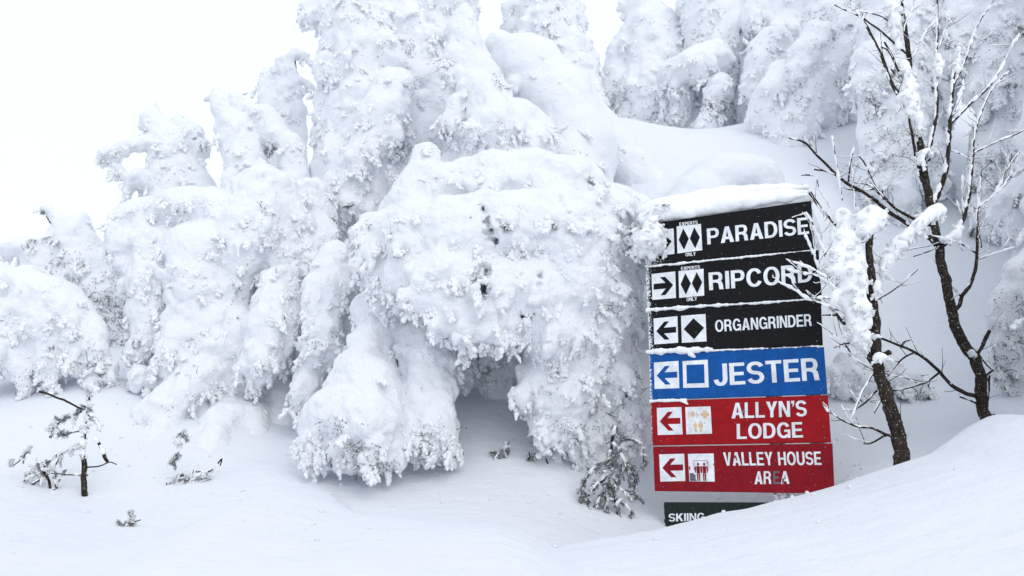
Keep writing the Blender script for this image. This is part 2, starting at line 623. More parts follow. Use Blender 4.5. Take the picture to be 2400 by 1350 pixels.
FAR = [(1.9, 14, 4.2), (4.5, 14, 4.7), (7, 12, 4.8), (-1, 12, 3.0), (-4, 13, 1.7), (-7, 13, 1.4), (-12, 14, 1.2),
       (12, 14, 5), (0, 20, 3), (-15, 22, 0.8), (15, 22, 4.5), (0, 40, 0), (-40, 40, -2), (40, 40, 1),
       (-3, 1.5, -.9), (0, 1.5, -1), (3, 1.5, -.9), (6, 2, -.6), (-6, 2, -.8), (6, 5, .6), (8, 7, 1.9), (-8, 6, -.2),
       (0, -2, -1.2), (20, 5, 1.5), (-20, 5, -1), (-40, 0, -2), (40, 0, 1)]
_cp = np.array([pix(*b) for b in BACK] + [(x, y, z + EYE) for x, y, z in FAR])

def _tps(r2):
    return np.where(r2 > 1e-12, r2 * np.log(np.maximum(r2, 1e-12)), 0)

_A = _cp[:, :2]
_K = _tps(((_A[:, None] - _A[None]) ** 2).sum(-1)) + np.eye(len(_A)) * 0.02
_Pm = np.concatenate([np.ones((len(_A), 1)), _A], 1)
_W = np.linalg.solve(np.block([[_K, _Pm], [_Pm.T, np.zeros((3, 3))]]), np.concatenate([_cp[:, 2], np.zeros(3)]))

def back_height(x, y):
    xc, yc = np.clip(x, -40, 40), np.clip(y, -2, 40)
    out = np.zeros(x.shape)
    for i, a in enumerate(_A):
        out += _W[i] * _tps((xc - a[0]) ** 2 + (yc - a[1]) ** 2)
    out += _W[-3] + _W[-2] * xc + _W[-1] * yc
    far = np.hypot(x - xc, y - yc)
    return out - 0.06 * far

CREST = [  # photo pixel, distance and steepness of the drop behind the near snow bank
    (-900, 1330, 3.6, .3), (0, 1338, 3.9, .3), (250, 1275, 4.5, .3), (370, 1243, 4.7, .35), (480, 1213, 4.8, .4), (560, 1180, 4.9, .4),
    (640, 1140, 5.1, .2), (700, 1124, 5.3, .05), (750, 1140, 5.3, .03), (824, 1200, 4.7, .5), (920, 1206, 4.5, .9), (1025, 1220, 4.4, .9),
    (1167, 1224, 4.35, .9), (1236, 1248, 4.3, .9), (1300, 1282, 4.25, .9), (1313, 1286, 4.25, .9), (1335, 1272, 4.25, .9), (1390, 1263, 4.3, .9),
    (1540, 1235, 4.45, .9), (1600, 1219, 4.5, .9), (1680, 1195, 4.55, .9), (1750, 1186, 4.55, .9), (1850, 1160, 4.6, .9),
    (1955, 1130, 4.6, .9), (2080, 1087, 4.6, .9), (2190, 1050, 4.65, .9), (2207, 1036, 4.65, .9), (2270, 986, 4.75, .9),
    (2325, 962, 4.8, .9), (2400, 968, 4.8, .9), (2600, 930, 4.9, .8), (3600, 800, 5.4, .5),
]
_cw = np.array([pix(a, b, c) for a, b, c, d in CREST])
_cd = np.array([c[3] for c in CREST])
_fx = np.linspace(_cw[0, 0], _cw[-1, 0], 1600)
_fy, _fz, _fd = (np.interp(_fx, _cw[:, 0], q) for q in (_cw[:, 1], _cw[:, 2], _cd))

def _soft(q, n):
    k = np.hanning(n + 2)[1:-1]
    return np.convolve(np.pad(q, n // 2, mode='edge'), k / k.sum(), 'valid')

_wl = np.clip((-.2 - _fx) / .6, 0, 1)          # the crest is blunter on the open side
_fz = _soft(_fz, 15) * (1 - _wl) + _soft(_fz, 51) * _wl
_fy, _fd = _soft(_fy, 61), _soft(_fd, 61)

def ground_height(x, y, detail=True):
    x = np.asarray(x, float); y = np.asarray(y, float)
    zc = np.interp(x, _fx, _fz)
    yc = np.interp(x, _fx, _fy)
    st = np.interp(x, _fx, _fd)
    d = y - yc
    t = np.clip(-d / (yc - 0.3), 0, 1.3)
    F = zc - (zc - EYE + 1.25) * t ** 1.5
    e = 0.10 + .12 * np.clip((-.2 - x) / .6, 0, 1)
    F = np.where(d > 0, zc - st * (np.sqrt(d * d + e * e) - e), F)
    F = F - 0.15 * np.clip(np.abs(x) - 8, 0, 30)
    B = back_height(x, y)
    F = F - .012
    k = 0.06
    w = np.clip(0.5 + 0.5 * (F - B) / k, 0, 1)
    z = B * (1 - w) + F * w + k * w * (1 - w)
    if detail:
        p = np.stack([x.ravel(), y.ravel(), z.ravel() * 0.6], 1)
        n = perlin(p, 1.3, 1) * 0.024 + perlin(p, 0.5, 2) * 0.012 + perlin(p * np.array([1, 2.2, 1]), 0.22, 3) * 0.004
        z = z + n.reshape(z.shape) * np.clip(1.4 - np.abs(d) * 0, 0, 1)
    return z

def graded(stops):
    out = [stops[0][0]]
    for (a, s0), (b, s1) in zip(stops[:-1], stops[1:]):
        x = a
        while True:
            s = s0 + (s1 - s0) * (x - a) / (b - a)
            x += s
            if x >= b - s * .5:
                break
            out.append(x)
        out.append(b)
    return np.array(out)

gx = graded([(-400, 40), (-60, 6), (-10, .25), (-4.5, .05), (0, .034), (4.6, .034), (10, .2), (60, 6), (400, 40)])
gy = graded([(-60, 8), (-2, .6), (2.2, .06), (3.2, .026), (6.5, .032), (9.5, .055), (12, .1), (20, .8), (80, 8), (500, 50)])
GX, GY = np.meshgrid(gx, gy, indexing='ij')
GZ = ground_height(GX, GY)
_n, _m = GX.shape
_ix = np.arange(_n * _m).reshape(_n, _m)
_q = np.stack([_ix[:-1, :-1], _ix[1:, :-1], _ix[1:, 1:], _ix[:-1, 1:]], -1).reshape(-1, 4)
obj('snow_ground', mesh_np('snow_ground', np.stack([GX, GY, GZ], -1).reshape(-1, 3), _q), M['drift'], kind='structure')

def gz(x, y):
    return float(ground_height(np.array([x]), np.array([y]), False)[0])

# ------------------------------------------------------------------ snow-laden conifers
def to_world(ch, Y0):
    out = []
    for p in ch:
        Y = Y0 + (p[3] if len(p) > 3 else 0)
        out.append((pix(p[0], p[1], Y), prad(p[2], p[1], Y)))
    return out

def kid_lobes(ch, n, size, rng):
    """pads of snow draped over the flanks of a bough, hanging at their lower ends"""
    out = []
    for (a, ra), (b, rb) in zip(ch[:-1], ch[1:]):
        for i in range(n):
            t = rng.random()
            c, r = a + (b - a) * t, ra + (rb - ra) * t
            d = rng.normal(size=3)
            d[2] = d[2] * .55 + .05
            d /= np.linalg.norm(d)
            s = max(0.02, r * size * (.3 + rng.random() ** 1.6))
            if i % 3 == 2:                      # a round clump
                d[2] -= .6
                p = c + d * max(r - s * .2, 0)
                out.append([(p, s * .9), (p + d * s * .3, s * .7)])
                continue
            L = r * rng.uniform(.45, 1.15)
            hz = np.array((d[0], d[1], 0))
            p0 = c + d * max(r - s * .55, 0)
            p1 = p0 + hz * L * .22 + np.array((0, 0, -.45 * L)) + rng.normal(size=3) * L * .12
            p2 = p1 + hz * L * .05 + np.array((0, 0, -.5 * L)) + rng.normal(size=3) * L * .12
            out.append([(p0, s), (p1, s * .95), (p2, max(.012, s * .4))])
    return out

def tufts(sp, st, P, N, Y, rng, per=14):
    """little needle sprays breaking through the crust around the points P"""
    sc = max(1.0, Y / 7.5)
    for p0, nrm in zip(P, N):
        for _ in range(rng.integers(1, 5)):
            p = p0 + rng.normal(size=3) * .022 * sc
            d = nrm * .7 + rng.normal(size=3) * .6 + np.array((0, 0, -.35))
            d /= np.linalg.norm(d)
            L = rng.uniform(.012, .042) * sc
            t = np.sort(rng.random(per))[:, None]
            c = p - nrm * .006 + d * L * t
            nd = rng.normal(size=(per, 3))
            nd -= (nd @ d)[:, None] * d
            nd /= np.linalg.norm(nd, axis=1, keepdims=True)
            nd = nd * .9 + d * .6
            nd /= np.linalg.norm(nd, axis=1, keepdims=True)
            sp.blades(c, nd, .0095 * sc, .0013 * sc)
        if rng.random() < .12:
            d = nrm * .6 + rng.normal(size=3) * .6
            d /= np.linalg.norm(d)
            L = rng.uniform(.04, .1) * sc
            st.tube([p0 - d * .02, p0 + d * L * .5 + rng.normal(size=3) * .006, p0 + d * L], [.0026 * sc, .002 * sc, .001 * sc], 4)

def project(V):
    q = V - np.array((0, 0, EYE))
    fwd = q[:, 1] * CP + q[:, 2] * SP
    up = -q[:, 1] * SP + q[:, 2] * CP
    return 1200 + FPX * q[:, 0] / fwd, 675 - FPX * up / fwd

SEED = [10]

def conifer(label, Y0, base, chains, holes=(), zones=(), auto=60, kids=6, size=.3, k=.045, warp=.055, rough=1.0, name='snow_laden_spruce', group='snow-laden spruces', hf=.0030, top=None, dens=48, fscale=None, dark=.022, slim=1.0, crust='rime'):
    SEED[0] += 1
    fscale = fscale or max(.70, .70 + .05 * (Y0 - 6))
    rng = np.random.default_rng(SEED[0])
    W = [to_world([(p[0], p[1], p[2] * slim, (p[3] if len(p) > 3 else 0) * 1.5) for p in c], Y0) for c in chains]
    bx, by = base
    bz = gz(bx, by)
    b = np.array((bx, by, bz - .15))
    allp = [q for c in W for q in c]
    apex = max(allp, key=lambda q: q[0][2])[0] if top is None else pix(*top)
    extra = [e for c in W for e in kid_lobes(c, kids, size, rng)]
    H = []
    for hx, hy, r, y0, y1 in holes:
        H.append((pix(hx, hy, Y0 + y0), prad(r, hy, Y0), pix(hx + rng.uniform(-6, 6), hy, Y0 + y1), prad(r, hy, Y0) * .8))
    V, Q, N = snow_body(W, H, h=hf * Y0, k=k, warp=warp, seed=SEED[0], rough=rough, kids=extra)
    root = thing(name, b, label, 'tree', group)
    obj('snow_crust', mesh_np('snow_crust', V - b, Q), M[crust], root)
    tr = Soup()
    axis = smooth_path([b, b * .5 + apex * .5 + np.array((.04, .05, 0)), apex - np.array((0, 0, .12))], .15)
    H_ = apex[2] - b[2]
    tr.tube(axis, np.linspace(.028 + .014 * H_, .012, len(axis)), 8, .05)
    tr.build('trunk', M['bark'], root, b)
    # rime feathers over flanks and undersides, denser in patches
    q = perlin(V, .38, SEED[0] + 20) + .5 * perlin(V, .14, SEED[0] + 21)
    wgt = np.clip((.5 - N[:, 2]) / .5, 0, 1) * np.clip(.35 + 2.2 * q, .03, 1.3) * np.where(N[:, 1] > .35, .35, 1.0)
    wgt = wgt + .3 * np.clip((-.1 - N[:, 2]) / .4, 0, 1)
    X, Yp = project(V)
    pit = np.zeros(len(V), bool)
    for hx, hy, r, y0, y1 in holes:
        pit |= (X - hx) ** 2 + (Yp - hy) ** 2 < (1.7 * r) ** 2
    wgt[pit] = 0
    area = len(V) * (hf * Y0) ** 2
    nf = int(area * dens / fscale ** 2)
    idx = rng.choice(len(V), min(nf, len(V) - 1), replace=False, p=wgt / wgt.sum())
    feather(V, N, idx, fscale, root, b, rng, dark)
    # needles and twig ends
    sp, st = Soup(), Soup()
    under = np.flatnonzero(~pit & (N[:, 2] < .15) & (perlin(V, .35, SEED[0]) + .4 * perlin(V, .12, SEED[0] + 1) > .28))
    pick = [rng.choice(under, min(int(auto * .5), len(under)), replace=False)] if auto and len(under) else []
    for zx, zy, zr, cnt in zones:
        m = np.flatnonzero(~pit & ((X - zx) ** 2 + (Yp - zy) ** 2 < zr * zr) & (N[:, 2] < .35) & (N[:, 1] < .3))
        if len(m):
            c = perlin(V[m], .13, SEED[0] + 7) + rng.random(len(m)) * .5
            m = m[np.argsort(-c)[:max(cnt * 6, 10)]]
            pick.append(rng.choice(m, min(cnt, len(m)), replace=False))
    if pick:
        pick = np.concatenate(pick)
        tufts(sp, st, V[pick], N[pick], Y0, rng)
        if sp.V:
            sp.build('needles', M['needle'], root, b, False, kind='stuff')
        if st.V:
            st.build('twig_tips', M['twig'], root, b, kind='stuff')
    return root

# --- the great drooping mass beside the sign
conifer('broad drooping spruce buried under one huge snow dome, beside the trail sign', 6.2, (.3, 7.1), [
    [(1002, 370, 32, -.05), (990, 420, 48, -.05), (970, 480, 70, -.05)],
    [(960, 500, 72, 0), (1050, 460, 78, 0), (1150, 440, 80, 0), (1240, 435, 78, 0), (1330, 445, 78, 0), (1400, 510, 80, 0)],
    [(905, 560, 72, -.05), (985, 560, 92, -.14), (1080, 560, 100, -.2), (1180, 555, 96, -.2), (1280, 555, 100, -.18), (1375, 570, 88, -.08)],
    [(885, 640, 50, -.08), (960, 650, 70, -.2), (1050, 665, 82, -.3), (1150, 680, 84, -.3), (1250, 680, 84, -.24), (1340, 690, 80, -.2), (1415, 690, 62, -.08)],
    [(1000, 700, 46, -.36), (1080, 735, 50, -.36), (1150, 750, 52, -.34), (1230, 745, 50, -.28), (1310, 780, 80, -.2), (1400, 790, 66, -.06)],
    [(905, 690, 40, -.1), (915, 725, 18, -.1)], [(870, 520, 34, -.1), (842, 545, 22, -.15)], [(870, 600, 34, -.1), (850, 640, 20, -.1)],
    [(965, 690, 28, -.4), (945, 690, 14, -.42)], [(1050, 750, 36, -.36), (1020, 760, 22, -.4)], [(1110, 780, 34, -.36), (1085, 805, 16, -.36)], [(1190, 780, 30, -.32), (1185, 805, 15, -.3)],
    [(1310, 500, 60, -.22), (1340, 600, 60, -.28), (1360, 680, 50, -.28)], [(1010, 540, 60, -.25), (960, 590, 50, -.25)],
    [(1450, 470, 44, .3), (1500, 500, 34, .3), (1540, 530, 26, .3)],
    [(1330, 840, 95, -.05), (1310, 930, 80, -.05), (1330, 1000, 55, -.05), (1350, 1060, 26, -.05)],
    [(1430, 870, 62, .05), (1460, 960, 48, .05), (1470, 1030, 30, .05), (1478, 1070, 12, .05)],
    [(1250, 900, 50, -.15), (1220, 920, 26, -.2)], [(1290, 1000, 40, -.1), (1270, 1040, 22, -.1), (1255, 1060, 9, -.1)],
    [(1400, 1000, 50, 0), (1400, 1060, 30, 0), (1420, 1090, 16, 0)],
    [(1180, 860, 50, .5), (1170, 970, 48, .5), (1165, 1050, 36, .45), (1150, 1095, 16, .45)],
    [(1240, 1020, 40, .4), (1235, 1080, 24, .4)],
    [(870, 800, 54, 0), (850, 900, 78, -.15), (872, 1000, 84, -.3), (885, 1060, 50, -.3), (880, 1105, 14, -.3)],
    [(850, 930, 60, -.2), (770, 980, 52, -.25), (745, 1040, 40, -.25), (735, 1080, 18, -.25)],
    [(820, 1050, 40, -.3), (830, 1090, 18, -.3)], [(930, 1040, 36, -.3), (935, 1090, 16, -.3)],
    [(1000, 800, 62, 0), (1005, 910, 58, -.1), (1012, 1000, 56, -.2), (1035, 1045, 32, -.2), (1060, 1055, 14, -.2)],
    [(965, 1000, 40, -.2), (985, 1040, 22, -.2)],
    [(890, 740, 66, .15), (880, 820, 50, .05)], [(950, 770, 58, .1), (960, 840, 40, .05)],
    [(1080, 830, 36, .35), (1085, 880, 22, .35)],
    [(1100, 560, 180, .6), (1300, 600, 200, .7), (1250, 800, 150, .8), (1050, 760, 140, .7), (1000, 900, 60, .8)],
    [(1380, 700, 130, .6), (1400, 900, 90, .6), (1420, 1000, 60, .5)],
], holes=[(1140, 492, 8, -1, -.1), (1146, 515, 11, -1, -.1), (1152, 540, 14, -1, -.1), (1162, 562, 16, -1, -.1), (1132, 640, 9, -1, -.1), (1126, 660, 13, -1, -.1), (1140, 676, 14, -1, -.1),
          (1268, 650, 8, -1, -.1), (1264, 672, 11, -1, -.1), (1270, 694, 12, -1, -.1), (1248, 735, 9, -1, -.1), (1232, 742, 8, -1, -.1)],
    zones=[(1340, 900, 90, 60), (1450, 920, 80, 70), (1440, 1010, 90, 90), (1300, 1030, 60, 40), (1180, 1040, 70, 60), (1240, 1080, 40, 25),
           (800, 1020, 60, 50), (880, 1090, 70, 70), (1040, 1040, 50, 50), (1480, 720, 60, 50), (1130, 780, 60, 12), (840, 500, 50, 16), (1100, 480, 30, 6)],
    auto=110, k=.045, size=.26)

# --- the smaller sister left of it
conifer('narrow snow-caked spruce limbs hanging between the broad dome and the shaggy spruce', 6.9, (-1.5, 7.2), [
    [(790, 610, 46, 0), (770, 690, 56, -.1), (755, 770, 44, -.2), (742, 830, 22, -.2)],
    [(800, 740, 40, 0), (790, 810, 30, 0)],
    [(735, 860, 36, -.1), (712, 920, 38, -.2), (698, 960, 20, -.2)], [(788, 860, 22, 0), (792, 905, 14, 0)],
    [(830, 640, 60, .4), (800, 780, 60, .5), (760, 900, 50, .6), (720, 1000, 40, .6)],
    [(720, 480, 60, .6), (735, 580, 50, .5), (720, 660, 36, .4)],
], zones=[(740, 790, 50, 14), (710, 930, 40, 8)], auto=25)

# --- shaggy spruce at the left
conifer('shaggy wide spruce with low drooping boughs reaching down to the open slope', 7.3, (-2.75, 7.7), [
    [(325, 500, 40), (410, 495, 52), (500, 500, 56), (560, 540, 60)],
    [(300, 515, 34, -.05), (292, 580, 32, -.05), (300, 620, 18, -.05)],
    [(360, 570, 62), (360, 670, 50, -.05), (350, 760, 42, -.05), (335, 830, 20, -.05)],
    [(460, 590, 80, -.05), (470, 690, 66, -.1), (430, 790, 56, -.15), (395, 860, 34, -.2), (350, 905, 18, -.2)],
    [(610, 460, 70, .05), (590, 550, 76, -.05), (570, 610, 44, -.1), (560, 645, 18, -.1)],
    [(650, 470, 60, .1), (660, 570, 52, .05), (650, 640, 34, 0)],
    [(540, 690, 56, -.05), (490, 760, 50, -.15), (450, 825, 28, -.2)],
    [(650, 670, 52, -.15), (640, 760, 62, -.25), (612, 850, 44, -.3), (598, 900, 18, -.3)],
    [(700, 540, 44, .1), (705, 640, 40, .1), (690, 720, 26, .1)], [(560, 740, 42, -.1), (575, 810, 40, -.15), (580, 870, 24, -.2)],
    [(520, 830, 64, -.1), (450, 900, 62, -.2), (390, 960, 50, -.3), (340, 1000, 34, -.3), (320, 1030, 14, -.3)],
    [(560, 900, 76, 0), (540, 990, 74, -.1), (590, 1040, 46, -.1)], [(470, 980, 80, -.1), (430, 1050, 50, -.2), (400, 1090, 20, -.2)],
    [(330, 880, 26, -.2), (318, 915, 14, -.2)], [(500, 1050, 40, -.1), (480, 1090, 20, -.15)], [(600, 970, 40, -.1), (620, 1050, 26, -.1)],
    [(500, 600, 110, .5), (520, 760, 120, .6), (500, 920, 120, .6)],
    [(430, 930, 50, -.1), (385, 1010, 44, -.35), (345, 1075, 28, -.55), (325, 1110, 12, -.6)], [(540, 980, 60, -.2), (500, 1070, 50, -.5), (450, 1135, 32, -.75), (415, 1180, 14, -.9)],
    [(590, 980, 50, -.15), (605, 1050, 42, -.35), (590, 1110, 26, -.55), (570, 1145, 12, -.65)], [(650, 900, 40, 0), (665, 980, 36, -.1), (650, 1040, 20, -.25)],
], 
    zones=[(430, 840, 60, 50), (400, 900, 60, 40), (330, 890, 50, 40), (430, 1060, 60, 50), (580, 640, 40, 18), (540, 700, 50, 26), (380, 680, 40, 10), (610, 500, 25, 8), (600, 1020, 60, 26), (350, 980, 60, 30)],
    auto=140)

# --- spires on the skyline behind it
conifer('pale snow-caked spruce with one bough stretched out like an arm against the sky', 9.2, (-3.6, 9.4), [
    [(361, 240, 12), (358, 280, 36), (400, 345, 64), (400, 430, 72), (400, 520, 80), (400, 700, 100)],
    [(420, 290, 30), (452, 310, 30), (468, 350, 34)], [(430, 390, 54), (470, 440, 50), (510, 490, 50)],
    [(340, 335, 26, -.1), (285, 345, 18, -.15), (240, 358, 15, -.15), (222, 385, 8, -.15)], [(245, 362, 10, -.1), (270, 395, 11, -.1), (310, 425, 15, -.1)],
    [(330, 420, 36, -.1), (300, 445, 20, -.1), (284, 480, 11, -.1)], [(300, 430, 14, -.1), (318, 410, 16, -.1)],
], zones=[(420, 420, 50, 8)], auto=14, kids=6, slim=.68, warp=.035)
conifer('snow-caked spruce with a blunt crooked top and one short twig pointing out', 8.7, (-2.5, 8.9), [
    [(508, 212, 13), (520, 250, 30), (560, 300, 54), (580, 380, 66), (600, 470, 84), (600, 640, 110)],
    [(550, 225, 14), (560, 250, 26), (620, 270, 40), (650, 320, 50)], [(508, 222, 9), (480, 232, 4)],
    [(520, 300, 26), (545, 350, 40)], [(680, 340, 44), (690, 420, 50), (690, 500, 50)], [(590, 470, 60, -.2), (570, 420, 30, -.2)],
    [(545, 420, 40, -.1), (535, 470, 30, -.1)],
], zones=[(640, 420, 40, 10)], auto=16, kids=6, slim=.68, warp=.035)
conifer('pale leaning spruce whose snowy tip hooks over the gap of bright sky', 9.9, (-2.6, 10.2), [
    [(692, 120, 12), (712, 130, 9), (726, 148, 4)], [(690, 125, 14), (668, 150, 26), (680, 215, 40), (670, 290, 52), (660, 380, 62), (660, 560, 80)],
    [(640, 170, 16), (625, 200, 28), (640, 260, 46)], [(700, 190, 18), (718, 195, 8), (730, 206, 5)], [(690, 250, 36), (700, 340, 34)],
    [(598, 215, 9), (570, 220, 4)], [(620, 165, 8), (618, 190, 14)],
], auto=12, kids=6, slim=.68, warp=.035)
conifer('tallest spruce with deep gaps between its snow-packed boughs', 8.9, (-1.6, 9.2), [
    [(860, -160, 40), (855, -60, 80), (850, 40, 96), (850, 140, 92), (860, 260, 100), (840, 380, 90), (830, 520, 100), (830, 700, 120)],
    [(780, 40, 40), (735, 45, 22), (712, 52, 12)], [(725, 15, 18), (760, 20, 24)], [(790, 110, 44), (780, 170, 34), (768, 220, 18)],
    [(800, 200, 50), (785, 280, 44), (762, 330, 24)], [(800, 320, 50), (770, 400, 44), (745, 460, 26), (735, 520, 16)],
    [(930, 20, 40), (955, 60, 44), (965, 120, 50), (985, 180, 60)], [(960, 0, 20), (955, 25, 20)],
    [(925, 200, 44, -.35), (905, 270, 58, -.4), (870, 340, 50, -.4), (840, 390, 40, -.4)],
    [(850, 400, 60, -.3), (810, 460, 56, -.3), (785, 520, 44, -.3), (765, 570, 20, -.3)],
    [(960, 260, 60), (980, 340, 70), (940, 420, 70)], [(1010, 180, 40), (1020, 260, 40), (1030, 330, 44)],
    [(880, 430, 70, -.2), (860, 520, 66, -.2), (840, 600, 40, -.2)], [(760, 470, 34), (758, 540, 26)],
    [(900, 110, 40, -.2), (920, 150, 34, -.2)], [(840, 90, 40, -.2), (820, 140, 36, -.2)], [(1000, 110, 50), (1000, 160, 40)],
], 
    zones=[(900, 90, 80, 22), (940, 110, 40, 14), (870, 170, 30, 8), (780, 300, 60, 10)], auto=70)
conifer('distant spruce mass at the skyline behind the pointed spire', 11.6, (-.9, 11.8), [
    [(1050, -160, 40), (1045, -60, 64), (1045, 20, 62), (1030, 70, 50), (1040, 200, 80), (1040, 330, 90)], [(1000, 20, 26), (1000, 60, 30)], [(1090, 0, 26), (1085, 50, 30)],
], auto=20, name='snow_laden_spruce')
conifer('pointed snow spire standing right behind the huge snow dome', 7.9, (-.25, 8.0), [
    [(1090, 24, 12), (1092, 70, 34), (1096, 130, 46), (1110, 190, 60), (1130, 260, 72), (1170, 330, 96), (1180, 460, 120), (1180, 640, 130)],
    [(1060, 76, 20), (1038, 80, 12)], [(1060, 150, 22), (1055, 180, 18)], [(1080, 260, 34, -.1), (1065, 305, 24, -.1), (1060, 330, 12, -.1)],
    [(1140, 240, 50, -.2), (1160, 300, 60, -.25), (1170, 350, 40, -.2)], [(1220, 290, 60, .05), (1262, 330, 44, .05), (1280, 370, 30, .05)],
    [(1080, 330, 30, .1), (1080, 380, 40, .1)], [(1190, 370, 40, -.2), (1230, 380, 30, -.2)],
],  zones=[(1150, 190, 40, 12), (1180, 210, 30, 8), (1170, 330, 40, 12), (1060, 300, 30, 8)], auto=40, kids=7)
conifer('smooth bowed spruce bent over into an arching snow ramp below the skyline', 8.7, (.55, 9.4), [
    [(1175, 108, 40), (1235, 165, 88), (1300, 250, 96), (1350, 350, 100), (1360, 460, 90)],
    [(1320, 235, 74, .1), (1380, 300, 66, .25), (1430, 350, 60, .28), (1480, 400, 56, .24), (1530, 445, 44, .18), (1580, 480, 30, .1)], [(1330, 390, 70, -.2), (1370, 430, 50, -.3)],
    [(1200, 250, 80, .3), (1230, 400, 110, .3)],
], zones=[(1370, 380, 30, 10)], auto=4, kids=1, size=.22, rough=.3, warp=.03, dens=6, k=.13, slim=.9)
conifer('blunt-topped distant spruce rising past the arching snow ramp', 12.2, (.9, 12.4), [
    [(1285, -150, 36), (1280, -60, 60), (1285, 20, 70), (1290, 100, 76), (1320, 180, 80), (1330, 320, 90)], [(1230, 10, 24), (1222, 40, 16)], [(1345, 20, 26), (1350, 60, 22)],
    [(1360, 120, 36), (1385, 140, 22)], [(1370, 180, 40), (1385, 210, 24)], [(1200, 58, 16), (1190, 66, 12)],
], zones=[(1300, 90, 10, 5)], auto=20)

# --- the group above the saddle
conifer('crooked spruce at the saddle, its dark needles showing at the foot', 12.6, (2.1, 12.7), [
    [(1478, 2, 20), (1500, 25, 34), (1530, 80, 70), (1540, 150, 80), (1530, 240, 92), (1520, 330, 90)], [(1545, 20, 16), (1540, 50, 30)], [(1455, 5, 10), (1475, 20, 18)],
    [(1470, 95, 34), (1450, 130, 28), (1440, 170, 34)], [(1450, 190, 36), (1420, 225, 24), (1412, 260, 12)], [(1590, 70, 40), (1610, 110, 30)],
],  zones=[(1430, 220, 40, 50), (1520, 250, 60, 30), (1515, 290, 40, 20)], auto=60)
conifer('round-shouldered spruce at the saddle carrying a wide snow cushion', 12.0, (2.9, 12.3), [
    [(1660, -130, 40), (1660, -20, 60), (1680, 60, 80), (1690, 150, 80), (1670, 260, 90), (1660, 330, 90)], [(1610, 15, 22), (1630, 30, 34)],
    [(1575, 175, 34, -.5), (1620, 160, 46, -.6), (1675, 140, 44, -.5)], [(1590, 190, 46, -.4), (1590, 260, 40, -.3)], [(1740, 50, 44), (1760, 90, 40), (1740, 140, 40)],
    [(1700, 190, 40, -.2), (1730, 220, 34, -.2)], [(1730, 80, 44, -.3), (1735, 60, 40, -.3)],
], zones=[(1600, 220, 50, 50), (1650, 90, 30, 12), (1720, 170, 30, 16), (1640, 80, 20, 10)], auto=50)
conifer('little round snow figure of a buried spruce below the saddle trees', 11.0, (2.85, 11.1), [
    [(1682, 200, 30), (1682, 225, 28), (1668, 262, 26), (1655, 300, 26)], [(1650, 275, 14), (1645, 295, 12)],
], zones=[(1670, 260, 30, 60), (1690, 240, 20, 24)], auto=20, size=.3, name='buried_spruce')
conifer('upright spruce with stacked rounded snow domes above the saddle', 11.2, (4.0, 11.4), [
    [(1850, -150, 40), (1850, -40, 70), (1850, 30, 76), (1830, 100, 60), (1800, 150, 56), (1790, 220, 56), (1780, 280, 50)], [(1790, 20, 44), (1770, 50, 40)],
    [(1810, 105, 44, -.4), (1785, 160, 44, -.4), (1770, 210, 34, -.4)], [(1920, 10, 50), (1920, 60, 50)],
], zones=[(1790, 240, 50, 30), (1740, 200, 30, 16)], auto=50)
conifer('full snowy spruce with crusted skirts, upslope of the slender dark-limbed trees', 9.6, (3.8, 9.8), [
    [(1960, -120, 40), (1960, -20, 64), (1955, 60, 70), (1940, 130, 66), (1910, 190, 60), (1880, 240, 54), (1860, 290, 50), (1850, 340, 50)],
    [(1920, 90, 40, -.2), (1890, 130, 36, -.2), (1870, 170, 30, -.2)], [(1990, 80, 46, -.2), (1980, 130, 44, -.2), (1960, 160, 30, -.2)],
    [(1850, 180, 44, 0), (1820, 220, 44, 0), (1795, 275, 40, .1), (1790, 330, 40, .3)], [(2000, 180, 50, .1), (1985, 240, 44, .1), (1990, 300, 40, .3)], [(1930, 240, 46), (1920, 300, 40, .3)],
], zones=[(1940, 70, 50, 40), (1860, 170, 30, 12), (1850, 250, 40, 26), (1960, 200, 50, 16)], auto=70)
conifer('large rime-covered spruce behind the slender dark-limbed trees', 8.3, (4.1, 8.6), [
    [(2110, -120, 60), (2110, 0, 84), (2100, 90, 84), (2100, 190, 80), (2100, 290, 72), (2090, 380, 64), (2100, 460, 50), (2120, 510, 26)],
    [(2050, 140, 44, -.1), (2040, 200, 36, -.1), (2045, 240, 20, -.1)], [(2060, 270, 40), (2050, 330, 36), (2050, 380, 24)], [(2150, 300, 44), (2170, 360, 44), (2180, 430, 36)],
    [(2060, 400, 40), (2050, 450, 30), (2060, 500, 18)], [(2180, 60, 70), (2190, 150, 60), (2190, 220, 44), (2200, 270, 30)],
], zones=[(2090, 310, 70, 70), (2110, 350, 60, 60), (2060, 260, 20, 14), (2140, 420, 60, 40), (2060, 190, 40, 14)], auto=110, dark=.15)
conifer('dense grey-flecked spruce uphill, its boughs reaching over the right-most twigs'.replace('right-most', 'finest'), 8.0, (5.2, 8.3), [
    [(2330, -120, 70), (2330, 0, 90), (2340, 90, 80), (2370, 180, 76), (2390, 280, 74), (2390, 380, 70), (2390, 480, 66), (2390, 560, 40)],
    [(2260, 40, 60), (2250, 110, 46), (2230, 150, 30)], [(2320, 160, 50, -.1), (2310, 220, 34, -.1), (2300, 260, 16, -.1)],
    [(2340, 320, 50), (2310, 370, 40), (2290, 420, 30)], [(2340, 420, 56), (2320, 490, 46), (2310, 540, 26)], [(2440, 100, 90), (2460, 300, 100), (2460, 500, 90)],
    [(2280, 440, 36, .2), (2270, 480, 24, .2)], [(2360, 540, 36), (2375, 570, 20)],
], 
    zones=[(2330, 390, 60, 100), (2330, 470, 70, 110), (2380, 520, 60, 80), (2380, 250, 50, 30), (2320, 110, 40, 30), (2300, 290, 40, 20)], auto=160, dark=.22)
